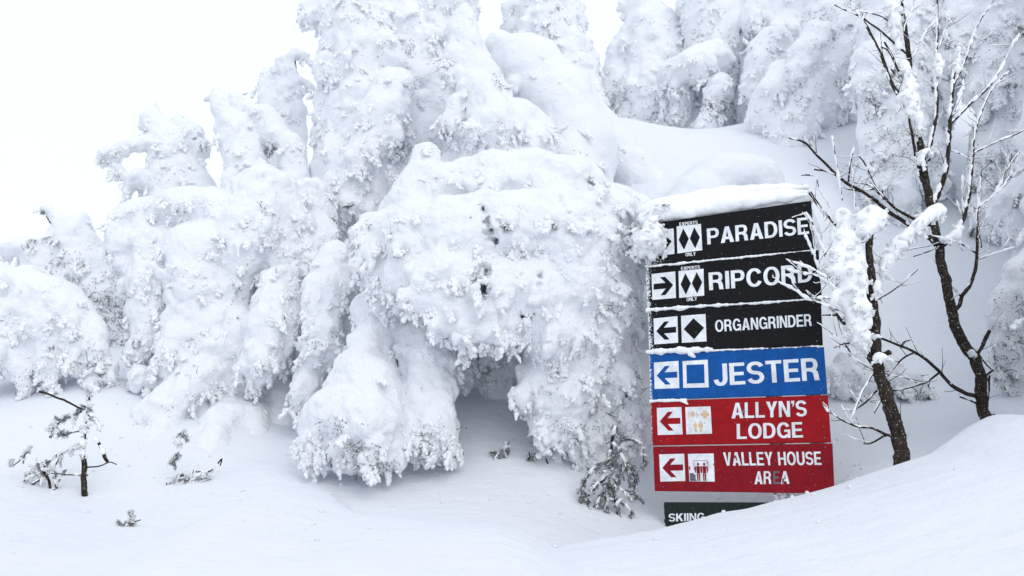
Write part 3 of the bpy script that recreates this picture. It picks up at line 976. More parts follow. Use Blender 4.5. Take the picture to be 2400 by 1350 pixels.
conifer('large rime-furred spruce mostly out of view, its low bough at the foot of the forked dark tree', 6.2, (4.35, 6.5), [
    [(2440, 590, 40), (2410, 640, 48), (2380, 710, 46), (2370, 780, 40), (2360, 850, 30), (2350, 895, 14)],
    [(2420, 700, 60), (2420, 800, 56), (2400, 870, 34), (2385, 900, 16)], [(2340, 720, 22), (2335, 760, 16)], [(2470, 700, 90, .3), (2480, 850, 80, .3)],
    [(2680, -420, 60, .2), (2670, -150, 150, .2), (2660, 100, 200, .2), (2650, 400, 230, .2), (2630, 650, 220, .2), (2600, 850, 190, .2)],  # unseen bulk of this tree, extended out of view to shade the hollow
    [(2520, 300, 90, 0), (2480, 400, 60, -.1)], [(2560, 600, 110, -.2), (2500, 700, 80, -.3)], [(2640, 500, 200, -.9), (2620, 750, 180, -1.0)],
], zones=[(2370, 730, 50, 70), (2370, 820, 60, 110), (2350, 870, 40, 60)], dark=.3, auto=120, kids=9, size=.3, warp=.03)
conifer('low rime-dusted bush half sunk in the drift behind the trail sign', 6.6, (3.0, 6.8), [
    [(1990, 850, 30), (2010, 890, 34), (2040, 910, 26)], [(1960, 880, 26), (1980, 920, 22)],
    [(2120, 900, 40), (2150, 930, 34), (2165, 955, 14)], [(2080, 860, 30), (2100, 900, 36)], [(2050, 880, 30, .3), (2110, 930, 30, .3)],
], zones=[(2160, 935, 30, 40), (2140, 910, 40, 30), (2030, 900, 40, 14)], auto=30, size=.3, name='rime_bush', warp=.03)

# --- far left
conifer('hunched snow-hooded spruce on the open slope, above the leaning sapling', 7.0, (-3.62, 7.0), top=(185, 730, 7.05), chains=[
    [(-60, 700, 80), (10, 660, 44), (60, 672, 52), (110, 700, 60), (160, 750, 52), (205, 790, 42), (235, 840, 26), (255, 880, 12)],
    [(60, 740, 60), (40, 810, 44), (30, 850, 22)], [(120, 780, 60), (120, 850, 44), (110, 900, 18)], [(180, 800, 44), (190, 860, 26)],
    [(70, 840, 36), (70, 900, 26), (60, 930, 10)], [(-40, 780, 70), (-40, 850, 40)], [(60, 740, 80, .4), (130, 800, 70, .4)], [(210, 850, 24), (225, 890, 14)],
],  zones=[(220, 850, 40, 50), (190, 820, 40, 30), (110, 880, 50, 40), (30, 760, 40, 20), (60, 900, 40, 30), (250, 890, 20, 20)], auto=80)
conifer('distant dark-flecked spruce with two ragged snowy stubs on top', 10.2, (-5.2, 10.4), [
    [(118, 488, 12), (140, 510, 18), (160, 535, 34), (180, 580, 48), (210, 640, 56), (250, 700, 56), (270, 760, 44)], [(95, 490, 6), (112, 486, 9)], [(190, 510, 13), (185, 540, 22)],
    [(130, 575, 30), (70, 580, 28), (30, 580, 20), (10, 590, 12)], [(110, 600, 36), (150, 660, 50), (200, 730, 50)], [(250, 620, 36), (290, 660, 40), (305, 720, 40), (300, 780, 24)], [(60, 600, 14), (70, 640, 18)],
], zones=[(260, 700, 60, 160), (230, 730, 50, 80), (290, 770, 40, 60), (200, 670, 50, 40), (150, 620, 40, 20)], auto=80, kids=7, dark=.35)

# ------------------------------------------------------------------ the drift piled against the back of the sign
_dr = [to_world(c, 6.2) for c in [
    [(1700, 430, 62, .35), (1640, 480, 66, .2), (1580, 520, 52, .1)], [(1700, 430, 66, .3), (1770, 440, 66, .25), (1800, 470, 40, .2)],
    [(1840, 480, 30, -.1), (1880, 470, 24, -.2)], [(1700, 520, 90, .5), (1800, 560, 110, .6), (1700, 700, 120, .8), (1800, 800, 120, .9)],
    [(1560, 520, 36, .1), (1530, 540, 22, .05)], [(1470, 560, 70, .9), (1570, 510, 74, .6), (1670, 450, 66, .45)],
]]
_V, _Q, _N = snow_body(_dr, h=.016, k=.12, warp=.02, seed=77, rough=.35)
obj('snow_drift', mesh_np('snow_drift', _V, _Q), M['drift'], kind='structure')

# ------------------------------------------------------------------ the trail sign
def zA(x, y):            # pixel read off an enlarged view of the upper boards
    return (1470 + x * .31119, 440 + y * .31119)

def zB(x, y):            # ... of the lower boards
    return (1470 + x * .36288, 800 + y * .36288)

S_U = np.array((math.sin(math.radians(60.7)), -math.cos(math.radians(60.7)), 0))   # along the boards, towards the near end
S_N = np.array((-S_U[1], S_U[0], 0)) * -1                                          # out of the face
if S_N[1] > 0:
    S_N = -S_N
S_O = pix(1953, 1150, 5.15)
EYEV = np.array((0, 0, EYE))

def on_sign(p, off=0.0):
    r = ray(*p)
    o = S_O + S_N * off
    return EYEV + r * (((o - EYEV) @ S_N) / (r @ S_N))

sign_base = np.array((*(on_sign((1740, 1200))[:2] - S_N[:2] * .06), 0))
sign_base[2] = gz(sign_base[0], sign_base[1]) - .3
sign = thing('trail_sign', sign_base, 'stack of black, blue and red trail boards on posts in deep snow', 'sign')

def paint(name, color, frost=None):
    """board enamel with grain, scratches and, along the wind side, stuck frost"""
    m, t, b = new_mat(name)
    tc = nnode(t, 'ShaderNodeTexCoord')
    co = tc.outputs['Object']
    n = noise_node(t, co, 14, 5, .65)
    r = ramp(t, n.outputs[0], [(.3, (*[c * .8 for c in color], 1)), (.7, (*[c * 1.15 for c in color], 1))])
    col = r.outputs[0]
    sp = noise_node(t, co, 160, 2, .5)
    s = ramp(t, sp.outputs[0], [(.735, g(0)), (.765, g(1))])
    mx = nnode(t, 'ShaderNodeMix', data_type='RGBA')
    t.links.new(s.outputs[0], mx.inputs[0])
    t.links.new(col, mx.inputs[6])
    mx.inputs[7].default_value = (.6, .62, .66, 1)
    col = mx.outputs[2]
    if frost:
        # frost: needles of rime caught near the far end, thinning along the board
        at = nnode(t, 'ShaderNodeAttribute', attribute_name='along')
        fn = noise_node(t, co, 75, 6, .8)
        ad = nnode(t, 'ShaderNodeMath', operation='SUBTRACT')
        t.links.new(fn.outputs[0], ad.inputs[0])
        mr = nnode(t, 'ShaderNodeMapRange')
        mr.inputs['From Min'].default_value = 0
        mr.inputs['From Max'].default_value = frost[0]
        mr.inputs['To Min'].default_value = frost[1]
        mr.inputs['To Max'].default_value = .82
        t.links.new(at.outputs['Fac'], mr.inputs[0])
        t.links.new(mr.outputs[0], ad.inputs[1])
        fr = ramp(t, ad.outputs[0], [(.0, g(0)), (.03, g(1))])
        m2 = nnode(t, 'ShaderNodeMix', data_type='RGBA')
        t.links.new(fr.outputs[0], m2.inputs[0])
        t.links.new(col, m2.inputs[6])
        m2.inputs[7].default_value = (.85, .87, .9, 1)
        col = m2.outputs[2]
    t.links.new(col, b.inputs['Base Color'])
    bp = nnode(t, 'ShaderNodeBump')
    bp.inputs['Distance'].default_value = .0015
    bp.inputs['Strength'].default_value = .3
    t.links.new(n.outputs[0], bp.inputs['Height'])
    t.links.new(bp.outputs[0], b.inputs['Normal'])
    b.inputs['Roughness'].default_value = .62
    b.inputs['Specular IOR Level'].default_value = .18
    return m

BLACK, BLUE, RED, RED2, GREEN = (.0045, .005, .0065), (.003, .085, .33), (.33, .004, .009), (.25, .004, .012), (.014, .022, .02)
WHITE = (.80, .82, .85)
PM = {
    'paradise': paint('black_enamel_frosted', BLACK, (.36, .44)), 'ripcord': paint('black_enamel', BLACK, (.10, .44)),
    'organ': paint('black_enamel_rimed', BLACK, (.10, .44)), 'jester': paint('blue_enamel', BLUE, (.05, .45)),
    'allyn': paint('red_enamel', RED, (.02, .48)), 'valley': paint('red_enamel_worn', RED2, (.012, .5)), 'ski': paint('dark_green_enamel', GREEN, (.02, .5)),
    'white': paint('white_vinyl', WHITE), 'peach': paint('faded_peach_vinyl', (.72, .48, .29)), 'grey': paint('bare_grey_metal', (.13, .135, .16)),
    'dark_mark': paint('dark_print', (.02, .02, .022)),
}
M['post'] = bark_mat('weathered_post', (.10, .095, .09), (.22, .21, .2), .45)
BOARDS = {
    'paradise': [(1510, 526), (1900, 470), (1909, 583), (1513, 622)], 'ripcord': [(1513.6, 625.5), (1917.5, 585.5), (1925, 697.5), (1517, 725)],
    'organ': [(1518, 728), (1923, 700.5), (1927.5, 810), (1521, 822)], 'jester': [(1521, 829), (1930, 812), (1938, 923.5), (1524, 937.5)],
    'allyn': [(1525, 940), (1939, 926), (1947, 1037), (1528, 1044)], 'valley': [(1530, 1047), (1950, 1039), (1955, 1157), (1534, 1151)],
    'ski': [(1555, 1177), (1935, 1178), (1940, 1300), (1558, 1290)],
}
OFF = {'paradise': .004, 'ripcord': .009, 'organ': .0, 'jester': .006, 'allyn': .002, 'valley': .007, 'ski': -.03}
TH = .022

def plate(name, quad, front, back, mat, parent, bev=.003):
    """board with rounded arrises between two offsets in front of the sign plane"""
    F = [on_sign(p, front) for p in quad]
    c = sum(F) / 4
    ring = []
    for off, ins in ((back, 0), (front - bev, 0), (front, bev)):
        r = []
        for i, p in enumerate(F):
            d1 = F[(i + 1) % 4] - p; d2 = F[i - 1] - p
            d = d1 / np.linalg.norm(d1) + d2 / np.linalg.norm(d2)
            r.append(p + d * ins + S_N * (off - front))
        ring.append(r)
    bm = bmesh.new()
    vs = [[bm.verts.new(Vector(q - sign_base)) for q in r] for r in ring]
    bm.faces.new(vs[0])
    bm.faces.new(vs[2][::-1])
    for a, b in ((0, 1), (1, 2)):
        for i in range(4):
            bm.faces.new((vs[a][i], vs[b][i], vs[b][(i + 1) % 4], vs[a][(i + 1) % 4]))
    bmesh.ops.recalc_face_normals(bm, faces=bm.faces)
    me = bpy.data.meshes.new(name)
    bm.to_mesh(me); bm.free()
    at = me.attributes.new('along', 'FLOAT', 'POINT')
    far = F[0]
    for i, v in enumerate(me.vertices):
        at.data[i].value = float((np.array(v.co) + sign_base - far) @ S_U)
    return obj(name, me, mat, parent)

def flat(name, polys, mat, parent, off):
    """thin cut-outs of vinyl on a board, each its own piece; polys are lists of photo pixels"""
    for poly in polys:
        cutout(name, [poly], mat, parent, off)

def cutout(name, polys, mat, parent, off):
    bm = bmesh.new()
    for poly in polys:
        vs = [bm.verts.new(Vector(on_sign(p, off) - sign_base)) for p in poly]
        bm.faces.new(vs)
    bmesh.ops.recalc_face_normals(bm, faces=bm.faces)
    for f in bm.faces:
        if np.dot(np.array(f.normal), S_N) < 0:
            f.normal_flip()
    bmesh.ops.triangulate(bm, faces=bm.faces)
    me = bpy.data.meshes.new(name)
    bm.to_mesh(me); bm.free()
    at = me.attributes.new('along', 'FLOAT', 'POINT')
    far = on_sign(BOARDS['paradise'][0], off)
    for i, v in enumerate(me.vertices):
        at.data[i].value = max(0.0, float((np.array(v.co) + sign_base - far) @ S_U))
    return obj(name, me, mat, parent)

def bil(q, u, v):        # quad TL TR BR BL, v measured downwards
    q = [np.array(a, float) for a in q]
    return tuple((q[0] * (1 - u) + q[1] * u) * (1 - v) + (q[3] * (1 - u) + q[2] * u) * v)

from mathutils.geometry import tessellate_polygon
ST, SH = .188, .152      # stem and bar thickness of the capitals, cap height 1

def _arc(cx, cy, rx, ry, a0, a1, n=14, e=1.0):
    out = []
    for i in range(n + 1):
        a = math.radians(a0 + (a1 - a0) * i / n)
        co, si = math.cos(a), math.sin(a)
        out.append((cx + rx * math.copysign(abs(co) ** e, co), cy + ry * math.copysign(abs(si) ** e, si)))
    return out

def _pen(path, t0, t1=None):
    """closed outline of a pen stroke; t0 across upright runs, t1 across level runs"""
    t1 = t1 or t0
    P = np.array(path)
    T = np.gradient(P, axis=0)
    T /= np.linalg.norm(T, axis=1, keepdims=True)
    N = np.stack([-T[:, 1], T[:, 0]], 1)
    w = np.abs(N[:, :1]) * t0 + (1 - np.abs(N[:, :1])) * t1
    return [tuple(q) for q in P + N * w / 2] + [tuple(q) for q in (P - N * w / 2)[::-1]]

def glyph(ch):
    """(width, [shape]); a shape is [outline, hole, ...]"""
    t, h = ST, SH
    if ch == 'I': return t, [[[(0, 0), (t, 0), (t, 1), (0, 1)]]]
    if ch == "'": return .19, [[[(.05, .60), (.14, .68), (.19, .82), (.19, 1), (0, 1), (0, .82), (.09, .82), (.09, .74)]]]
    if ch == 'L': return .58, [[[(0, 0), (.58, 0), (.58, h), (t, h), (t, 1), (0, 1)]]]
    if ch == 'T': return .64, [[[(.32 - t / 2, 0), (.32 + t / 2, 0), (.32 + t / 2, 1 - h), (.64, 1 - h), (.64, 1), (0, 1), (0, 1 - h), (.32 - t / 2, 1 - h)]]]
    if ch == 'E': return .62, [[[(0, 0), (.62, 0), (.62, h), (t, h), (t, .425), (.57, .425), (.57, .425 + h), (t, .425 + h), (t, 1 - h), (.61, 1 - h), (.61, 1), (0, 1)]]]
    if ch == 'H': return .70, [[[(0, 0), (t, 0), (t, .42), (.7 - t, .42), (.7 - t, 0), (.7, 0), (.7, 1), (.7 - t, 1), (.7 - t, .42 + h), (t, .42 + h), (t, 1), (0, 1)]]]
    if ch == 'N': return .70, [[[(0, 0), (t * .95, 0), (t * .95, .68), (.48, 0), (.7, 0), (.7, 1), (.7 - t * .95, 1), (.7 - t * .95, .33), (.22, 1), (0, 1)]]]
    if ch == 'V': return .70, [[[(.24, 0), (.46, 0), (.70, 1), (.49, 1), (.35, .27), (.21, 1), (0, 1)]]]
    if ch == 'A': return .74, [[[(0, 0), (.215, 0), (.27, .21), (.47, .21), (.525, 0), (.74, 0), (.48, 1), (.26, 1)], [(.305, .365), (.435, .365), (.37, .76)]]]
    if ch == 'Y': return .70, [[[(.35 - t / 2, 0), (.35 + t / 2, 0), (.35 + t / 2, .39), (.70, 1), (.475, 1), (.35, .61), (.225, 1), (0, 1), (.35 - t / 2, .39)]]]
    if ch == 'K': return .73, [[[(0, 0), (t, 0), (t, .32), (.29, .43), (.49, 0), (.73, 0), (.435, .60), (.71, 1), (.465, 1), (t, .60), (t, 1), (0, 1)]]]
    if ch == 'X': return .70, [[[(0, 0), (.23, 0), (.35, .34), (.47, 0), (.70, 0), (.475, .52), (.69, 1), (.465, 1), (.35, .70), (.235, 1), (.01, 1), (.225, .52)]]]
    if ch == 'O': return .78, [[_arc(.39, .5, .39, .515, 0, 348, 29, .92), _arc(.39, .5, .39 - t, .515 - h, 0, 348, 29, .92)]]
    if ch == 'D': return .71, [[[(0, 0), (.30, 0)] + _arc(.30, .5, .41, .5, -90, 90, 18, .9)[1:] + [(0, 1)], [(t, h), (.29, h)] + _arc(.29, .5, .41 - t + .01, .5 - h, -90, 90, 18, .9)[1:] + [(t, 1 - h)]]]
    if ch in 'PR':
        b = .40 if ch == 'P' else .43
        o = _arc(.38, (1 + b - .02) / 2, .28, (1 - b + .02) / 2, -90, 90, 14, .9)
        hole = [(t, b + h - .02), (.37, b + h - .02)] + _arc(.37, (1 + b - .02) / 2, .28 - t + .02, (1 - b + .02) / 2 - h, -90, 90, 12, .9)[1:] + [(t, 1 - h)]
        if ch == 'P': return .66, [[[(0, 0), (t, 0), (t, b - .02), (.38, b - .02)] + o[1:] + [(0, 1)], hole]]
        return .71, [[[(0, 0), (t, 0), (t, b - .02), (.32, b - .02), (.42, b - .06), (.46, b - .14), (.475, .12), (.50, 0), (.71, 0), (.68, .05), (.67, .24), (.64, .38), (.575, b + .035)] + [q for q in o if q[1] > b + .09] + [(0, 1)], hole]]
    if ch == 'C':
        return .74, [[_pen(_arc(.385, .5, .385 - t / 2, .515 - h / 2, 28, 332, 30, .95), t, h)]]
    if ch == 'G':
        return .78, [[_pen(_arc(.385, .5, .385 - t / 2, .515 - h / 2, 30, 318, 30, .95), t, h)], [[(.42, .39), (.615, .39), (.615, 0), (.77, 0), (.77, .54), (.42, .54)]]]
    if ch == 'J':
        return .56, [[_pen([(.56 - t / 2, 1), (.56 - t / 2, .7), (.56 - t / 2, .4)] + _arc(.28, .3, .28 - t / 2, .315 - h / 2, 0, -175, 14), t, h)]]
    if ch == 'U':
        return .70, [[_pen([(.70 - t / 2, 1), (.70 - t / 2, .7), (.70 - t / 2, .42)] + _arc(.35, .34, .35 - t / 2, .355 - h / 2, 0, -180, 16) + [(t / 2, .42), (t / 2, .7), (t / 2, 1)], t, h)]]
    if ch == 'S':
        r = .2125
        return .67, [[_pen(_arc(.335, .715, .335 - t / 2 + .01, r, 14, 262, 20, .95) + _arc(.335, .285, .335 - t / 2 + .01, r, 82, -166, 20, .95), t * .95, h)]]
    return .30, []

def lettering(name, text, quad, mat, parent, off, bold=0, spacing=1.0):
    V, F, x = [], [], 0.0
    for ch in text:
        w, shapes = glyph(ch)
        for k, loops in enumerate(shapes):
            flatv = [(x + q[0], q[1], k) for lp in loops for q in lp]
            tri = tessellate_polygon([[Vector((x + q[0], q[1], 0)) for q in lp] for lp in loops])
            F += [tuple(i + len(V) for i in f) for f in tri]
            V += flatv
        x += w + .085 * spacing
    A = np.array(V)
    lo, hi = A.min(0), A.max(0)
    lo[1], hi[1] = 0, 1
    P = []
    for u, v, k in A:
        P.append(on_sign(bil(quad, (u - lo[0]) / (hi[0] - lo[0]), 1 - v), off + k * .0003) - sign_base)
    P = np.array(P)
    F = [f if np.dot(np.cross(P[f[1]] - P[f[0]], P[f[2]] - P[f[0]]), S_N) > 0 else f[::-1] for f in F]
    return obj(name, mesh_np(name, P, np.array(F), False), mat, parent)

def sub(q, pts):
    return [bil(q, u, v) for u, v in pts]

def ngon(q, cx, cy, rx, ry, n=14):
    return [bil(q, cx + rx * math.cos(a), cy + ry * math.sin(a)) for a in [i * 2 * math.pi / n for i in range(n)]]

ARROW_L = [(.10, .5), (.44, .16), (.65, .16), (.42, .39), (.93, .39), (.93, .61), (.42, .61), (.65, .85), (.44, .85)]
ARROW_R = [(1 - u, v) for u, v in ARROW_L]
DIA2 = [[(.27, .1), (.48, .5), (.27, .9), (.07, .5)], [(.72, .1), (.93, .5), (.72, .9), (.52, .5)]]
DIA1 = [[(.5, .12), (.92, .5), (.5, .9), (.09, .5)]]
BO = {}
for key, q in BOARDS.items():
    BO[key] = plate('board', q, OFF[key], OFF[key] - TH, PM[key], sign)
BO['paradise']['label'] = 'black board reading PARADISE, topmost, frosted at one end'
BO['ripcord']['label'] = 'black board reading RIPCORD'
BO['organ']['label'] = 'black board reading ORGANGRINDER'
BO['jester']['label'] = 'blue board reading JESTER'
BO['allyn']['label'] = "red board reading ALLYN'S LODGE"
BO['valley']['label'] = 'darker red board reading VALLEY HOUSE AREA'
BO['ski']['label'] = 'dark green board reading SKIING, half buried'

def square(key, q, z, shapes, mat):
    e = OFF[key] + .0012
    q = [z(*p) for p in q]
    flat('symbol_panel', [q], PM['white'], BO[key], e)
    flat('symbol', [sub(q, s) for s in shapes], mat, BO[key], e + .001)
    return q

def words(key, text, q, z, mat=None, bold=.032, sp=1.0):
    return lettering('lettering', text, [z(*p) for p in q], mat or PM['white'], BO[key], OFF[key] + .0014, bold, sp)

square('paradise', [(172, 330), (350, 306), (356, 498), (180, 520)], zA, [ARROW_R], PM['paradise'])
square('paradise', [(372, 292), (555, 272), (566, 470), (378, 495)], zA, DIA2, PM['paradise'])
words('paradise', 'EXPERTS', [(392, 264), (530, 247), (532, 271), (394, 289)], zA, None, .028)
words('paradise', 'ONLY', [(438, 491), (515, 485), (516, 511), (440, 517)], zA, None, .028)
words('paradise', 'PARADISE', [(599, 309), (1362, 221), (1370, 346), (604, 428)], zA)
square('ripcord', [(183, 650), (362, 630), (367, 830), (190, 845)], zA, [ARROW_R], PM['organ'])
square('ripcord', [(386, 628), (575, 610), (580, 812), (392, 830)], zA, DIA2, PM['organ'])
words('ripcord', 'EXPERTS', [(405, 597), (547, 584), (548, 609), (407, 622)], zA, None, .028)
words('ripcord', 'ONLY', [(446, 828), (524, 822), (526, 849), (447, 855)], zA, None, .028)
words('ripcord', 'RIPCORD', [(612, 640), (1392, 568), (1398, 708), (618, 772)], zA)
square('organ', [(198, 985), (378, 967), (384, 1167), (204, 1180)], zA, [ARROW_L], PM['organ'])
square('organ', [(405, 965), (590, 950), (598, 1157), (412, 1168)], zA, DIA1, PM['organ'])
words('organ', 'ORGANGRINDER', [(660, 998), (1386, 950), (1391, 1041), (664, 1086)], zA, None, .034)
square('jester', [(172, 137), (331, 126), (337, 302), (177, 308)], zB, [ARROW_L], PM['jester'])
square('jester', [(357, 128), (520, 118), (527, 297), (362, 301)], zB, [[(.15, .15), (.85, .16), (.845, .84), (.145, .84)]], PM['jester'])
words('jester', 'JESTER', [(554, 148), (1234, 105), (1246, 250), (560, 288)], zB)
square('allyn', [(191, 430), (350, 424), (358, 601), (197, 605)], zB, [ARROW_L], PM['allyn'])
e5 = OFF['allyn'] + .0012
qa = [zB(*p) for p in [(375, 425), (538, 420), (548, 596), (382, 601)]]
flat('symbol_panel', [qa], PM['white'], BO['allyn'], e5)

def person_icon(q, cx, top, h, w, dress=False):
    """pictogram of a standing figure: head, trunk with arms, legs"""
    ps = [ngon(q, cx, top + h * .09, w * .17, h * .085, 12)]
    b = top + h * .2
    if dress:
        ps.append(sub(q, [(cx - w * .28, b), (cx + w * .28, b), (cx + w * .42, b + h * .42), (cx - w * .42, b + h * .42)]))
    else:
        ps.append(sub(q, [(cx - w * .27, b), (cx + w * .27, b), (cx + w * .24, b + h * .4), (cx - w * .24, b + h * .4)]))
    for s in (-1, 1):
        ps.append(sub(q, [(cx + s * w * .31, b), (cx + s * w * .5, b + h * .03), (cx + s * w * .48, b + h * .36), (cx + s * w * .34, b + h * .36)]))
        ps.append(sub(q, [(cx + s * w * .03, b + h * .41), (cx + s * w * .24, b + h * .41), (cx + s * w * .22, b + h * .8), (cx + s * w * .05, b + h * .8)]))
    return ps

pl = [ngon(qa, .28, .26, .10, .10, 16), sub(qa, [(.11, .16), (.145, .16), (.145, .4), (.11, .4)]), sub(qa, [(.43, .16), (.46, .16), (.46, .4), (.43, .4)])]
cr = [sub(qa, [(.70, .14), (.82, .14), (.82, .44), (.70, .44)]), sub(qa, [(.60, .23), (.699, .23), (.699, .35), (.60, .35)]), sub(qa, [(.821, .23), (.92, .23), (.92, .35), (.821, .35)])]
flat('symbol', pl + cr + person_icon(qa, .37, .53, .4, .16) + person_icon(qa, .57, .53, .4, .17, True), PM['peach'], BO['allyn'], e5 + .001)
flat('plate_rim', [ngon(qa, .28, .26, .07, .07, 16)], PM['white'], BO['allyn'], e5 + .0016)
flat('plate_middle', [ngon(qa, .28, .26, .055, .055, 16)], PM['peach'], BO['allyn'], e5 + .0022)
_fl = random.Random(3)
flat('chipped_spot', [ngon(qa, x, y, .008 + .006 * _fl.random(), .012 + .014 * _fl.random(), 6) for x, y in
     [(.25, .49), (.13, .66), (.15, .84), (.19, .9), (.74, .56), (.75, .62), (.45, .27), (.57, .1), (.50, .3), (.14, .78)]], PM['dark_mark'], BO['allyn'], e5 + .0014)
words('allyn', "ALLYN'S", [(673, 398), (1157, 381), (1161, 484), (674, 498)], zB, None, .03)
words('allyn', 'LODGE', [(707, 533), (1130, 521), (1136, 621), (708, 631)], zB, None, .03)
flat('chipped_spot', [ngon([zB(740, 440), zB(765, 440), zB(765, 465), zB(740, 465)], .5, .5, .35, .45, 8),
                      ngon([zB(765, 500), zB(785, 500), zB(785, 520), zB(765, 520)], .5, .5, .25, .3, 6)], PM['grey'], BO['allyn'], OFF['allyn'] + .003)
square('valley', [(206, 730), (368, 726), (376, 902), (214, 906)], zB, [ARROW_L], PM['valley'])
e6 = OFF['valley'] + .0012
qv = [zB(*p) for p in [(392, 727), (558, 724), (566, 906), (402, 904)]]
flat('symbol_panel', [qv], PM['white'], BO['valley'], e6)
flat('symbol', person_icon(qv, .37, .32, .66, .26) + person_icon(qv, .61, .32, .66, .26), PM['valley'], BO['valley'], e6 + .001)
fr = .012
flat('symbol_frame', [sub(qv, [(.21, .24), (.76, .24), (.76, .24 + fr), (.21, .24 + fr)]), sub(qv, [(.21, .255), (.21 + fr, .255), (.21 + fr, .6), (.21, .6)]),
                      sub(qv, [(.76 - fr, .255), (.76, .255), (.76, .64), (.76 - fr, .64)])], PM['valley'], BO['valley'], e6 + .0016)
flat('peeled_corner', [sub(qv, [(.02, .70), (.16, .70), (.26, .78), (.24, .9), (.30, .985), (.03, .985)])], PM['grey'], BO['valley'], e6 + .0018)
flat('chipped_spot', [sub(qv, [(.01, .45), (.07, .48), (.05, .6), (.02, .58)]), sub(qv, [(.95, .38), (.99, .35), (.99, .45)]), ngon(qv, .24, .54, .03, .05, 7), ngon(qv, .74, .33, .03, .025, 6)], PM['valley'], BO['valley'], e6 + .0014)
words('valley', 'VALLEY HOUSE', [(618, 717), (1249, 712), (1256, 798), (626, 803)], zB, None, .034)
words('valley', 'AR', [(825, 840), (930, 838), (932, 921), (822, 923)], zB, None, .034)
words('valley', 'E', [(942, 839), (984, 838), (986, 921), (943, 922)], zB, PM['grey'], .034)
words('valley', 'A', [(990, 838), (1046, 838), (1049, 920), (992, 921)], zB, None, .034)
words('ski', 'SKIING', [(267, 1113), (500, 1108), (502, 1158), (268, 1165)], zB, None, .026)
# scratches on the worn lettering
flat('chipped_spot', [sub([zB(618, 717), zB(1249, 712), zB(1256, 798), zB(626, 803)], p) for p in
     ([(.10, .35), (.13, .2), (.125, .5)], [(.165, .05), (.18, .0), (.175, .3)], [(.245, .1), (.255, .1), (.25, .35)], [(.70, .5), (.712, .45), (.71, .8)], [(.31, .7), (.33, .66), (.325, .8)])], PM['valley'], BO['valley'], OFF['valley'] + .003)
flat('chipped_spot', [[zB(*p) for p in q] for q in ([(1000, 890), (1012, 880), (1014, 915), (1000, 918)],)], PM['grey'], BO['valley'], OFF['valley'] + .003)

# screws at the board ends
SCREW = Soup()
def screw(key, p):
    s = Soup()
    c = on_sign(p, OFF[key])
    s.tube([c - S_N * .002, c + S_N * .0015, c + S_N * .0028], [.0055, .0055, .003], 8)
    s.build('screw', PM['grey'], BO[key], sign_base)
for key in ('paradise', 'ripcord', 'organ', 'jester', 'allyn', 'valley'):
    q = BOARDS[key]
    for u, v in ((.96, .08), (.97, .9), (.05, .1), (.05, .9)):
        screw(key, bil(q, u, v))

# two posts behind the boards
for u in (.70, .93):
    top = on_sign(bil(BOARDS['paradise'], u, .15), -.07)
    bot = on_sign(bil(BOARDS['valley'], u, .5), -.07)
    foot = np.array((bot[0], bot[1], gz(bot[0], bot[1]) - .4))
    bm = bmesh.new()
    bmesh.ops.create_cube(bm, size=1)
    me = bpy.data.meshes.new('post')
    hgt = top[2] - foot[2]
    rot = Matrix.Rotation(math.atan2(S_U[1], S_U[0]), 4, 'Z')
    mid = Vector([float(q) for q in (top + foot) / 2 - sign_base])
    mid[0], mid[1] = float(bot[0] - sign_base[0]), float(bot[1] - sign_base[1])
    bmesh.ops.transform(bm, matrix=Matrix.Translation(mid) @ rot @ Matrix.Diagonal((.09, .085, hgt, 1)), verts=bm.verts)
    bmesh.ops.bevel(bm, geom=list(bm.edges), offset=.006, segments=1, affect='EDGES')
    bm.to_mesh(me); bm.free()
    obj('post', me, M['post'], sign)

# snow lodged on the sign: cap, ledges along the joints, a rime clump on the far top corner
def sign_snow(name, specs, seed, warp=.012, rough=.45, h=.007, k=.02):
    ch = []
    for c in specs:
        ch.append([(on_sign((p[0], p[1]), p[3]), p[2] / FPX * 5.4) for p in c])
    V, Q, N = snow_body(ch, h=h, k=k, warp=warp, seed=seed, rough=rough)
    if name == 'rime_clump':
        rg = np.random.default_rng(seed)
        feather(V, N, rg.choice(len(V), 260, replace=False), .4, sign, sign_base, rg, .15, .2)
    return obj(name, mesh_np(name, V - sign_base, Q), M['plaster'], sign)

def ledge(key, u0, u1, v, r0, r1, n, seed):
    rg = random.Random(seed)
    q = BOARDS[key]
    c = []
    for i in range(n + 1):
        u = u0 + (u1 - u0) * i / n
        x, y = bil(q, u, v)
        c.append((x, y + rg.uniform(-.6, .8), (r0 + (r1 - r0) * i / n) * rg.uniform(.6, 1.4), OFF[key] + .004))
    return c

cap = [(1506, 527, 10, -.02), (1535, 521, 11, -.02), (1560, 516, 13, -.02), (1590, 513, 12, -.02), (1620, 508, 13, -.02), (1650, 502, 14, -.03), (1690, 496, 13, -.03), (1720, 492, 12, -.03), (1760, 486, 11, -.03), (1800, 480, 9, -.03), (1840, 475, 8, -.03), (1888, 468, 5, -.03)]
cap = [(a_, b_ - 12 + 1.5 * math.sin(a_ * .13), r_ * .8, o_) for a_, b_, r_, o_ in cap]
sign_snow('snow_cap', [cap, [(a_, b_ - 6, r_ * 1.6, -.12) for a_, b_, r_, o_ in cap], [(a_, b_ - 18, r_ * 2.2, -.28) for a_, b_, r_, o_ in cap]], 91, h=.010, warp=.010, rough=.3, k=.08)
sign_snow('rime_clump', [[(1535, 500, 16, .03), (1528, 540, 24, .07), (1512, 570, 22, .08), (1498, 590, 14, .06)], [(1545, 535, 14, .07), (1540, 570, 16, .08), (1528, 596, 10, .07)],
                         [(1555, 480, 10, .02), (1540, 500, 14, .02)], [(1495, 550, 18, .04), (1490, 580, 12, .03)]], 92, .03, 1.0, .008)
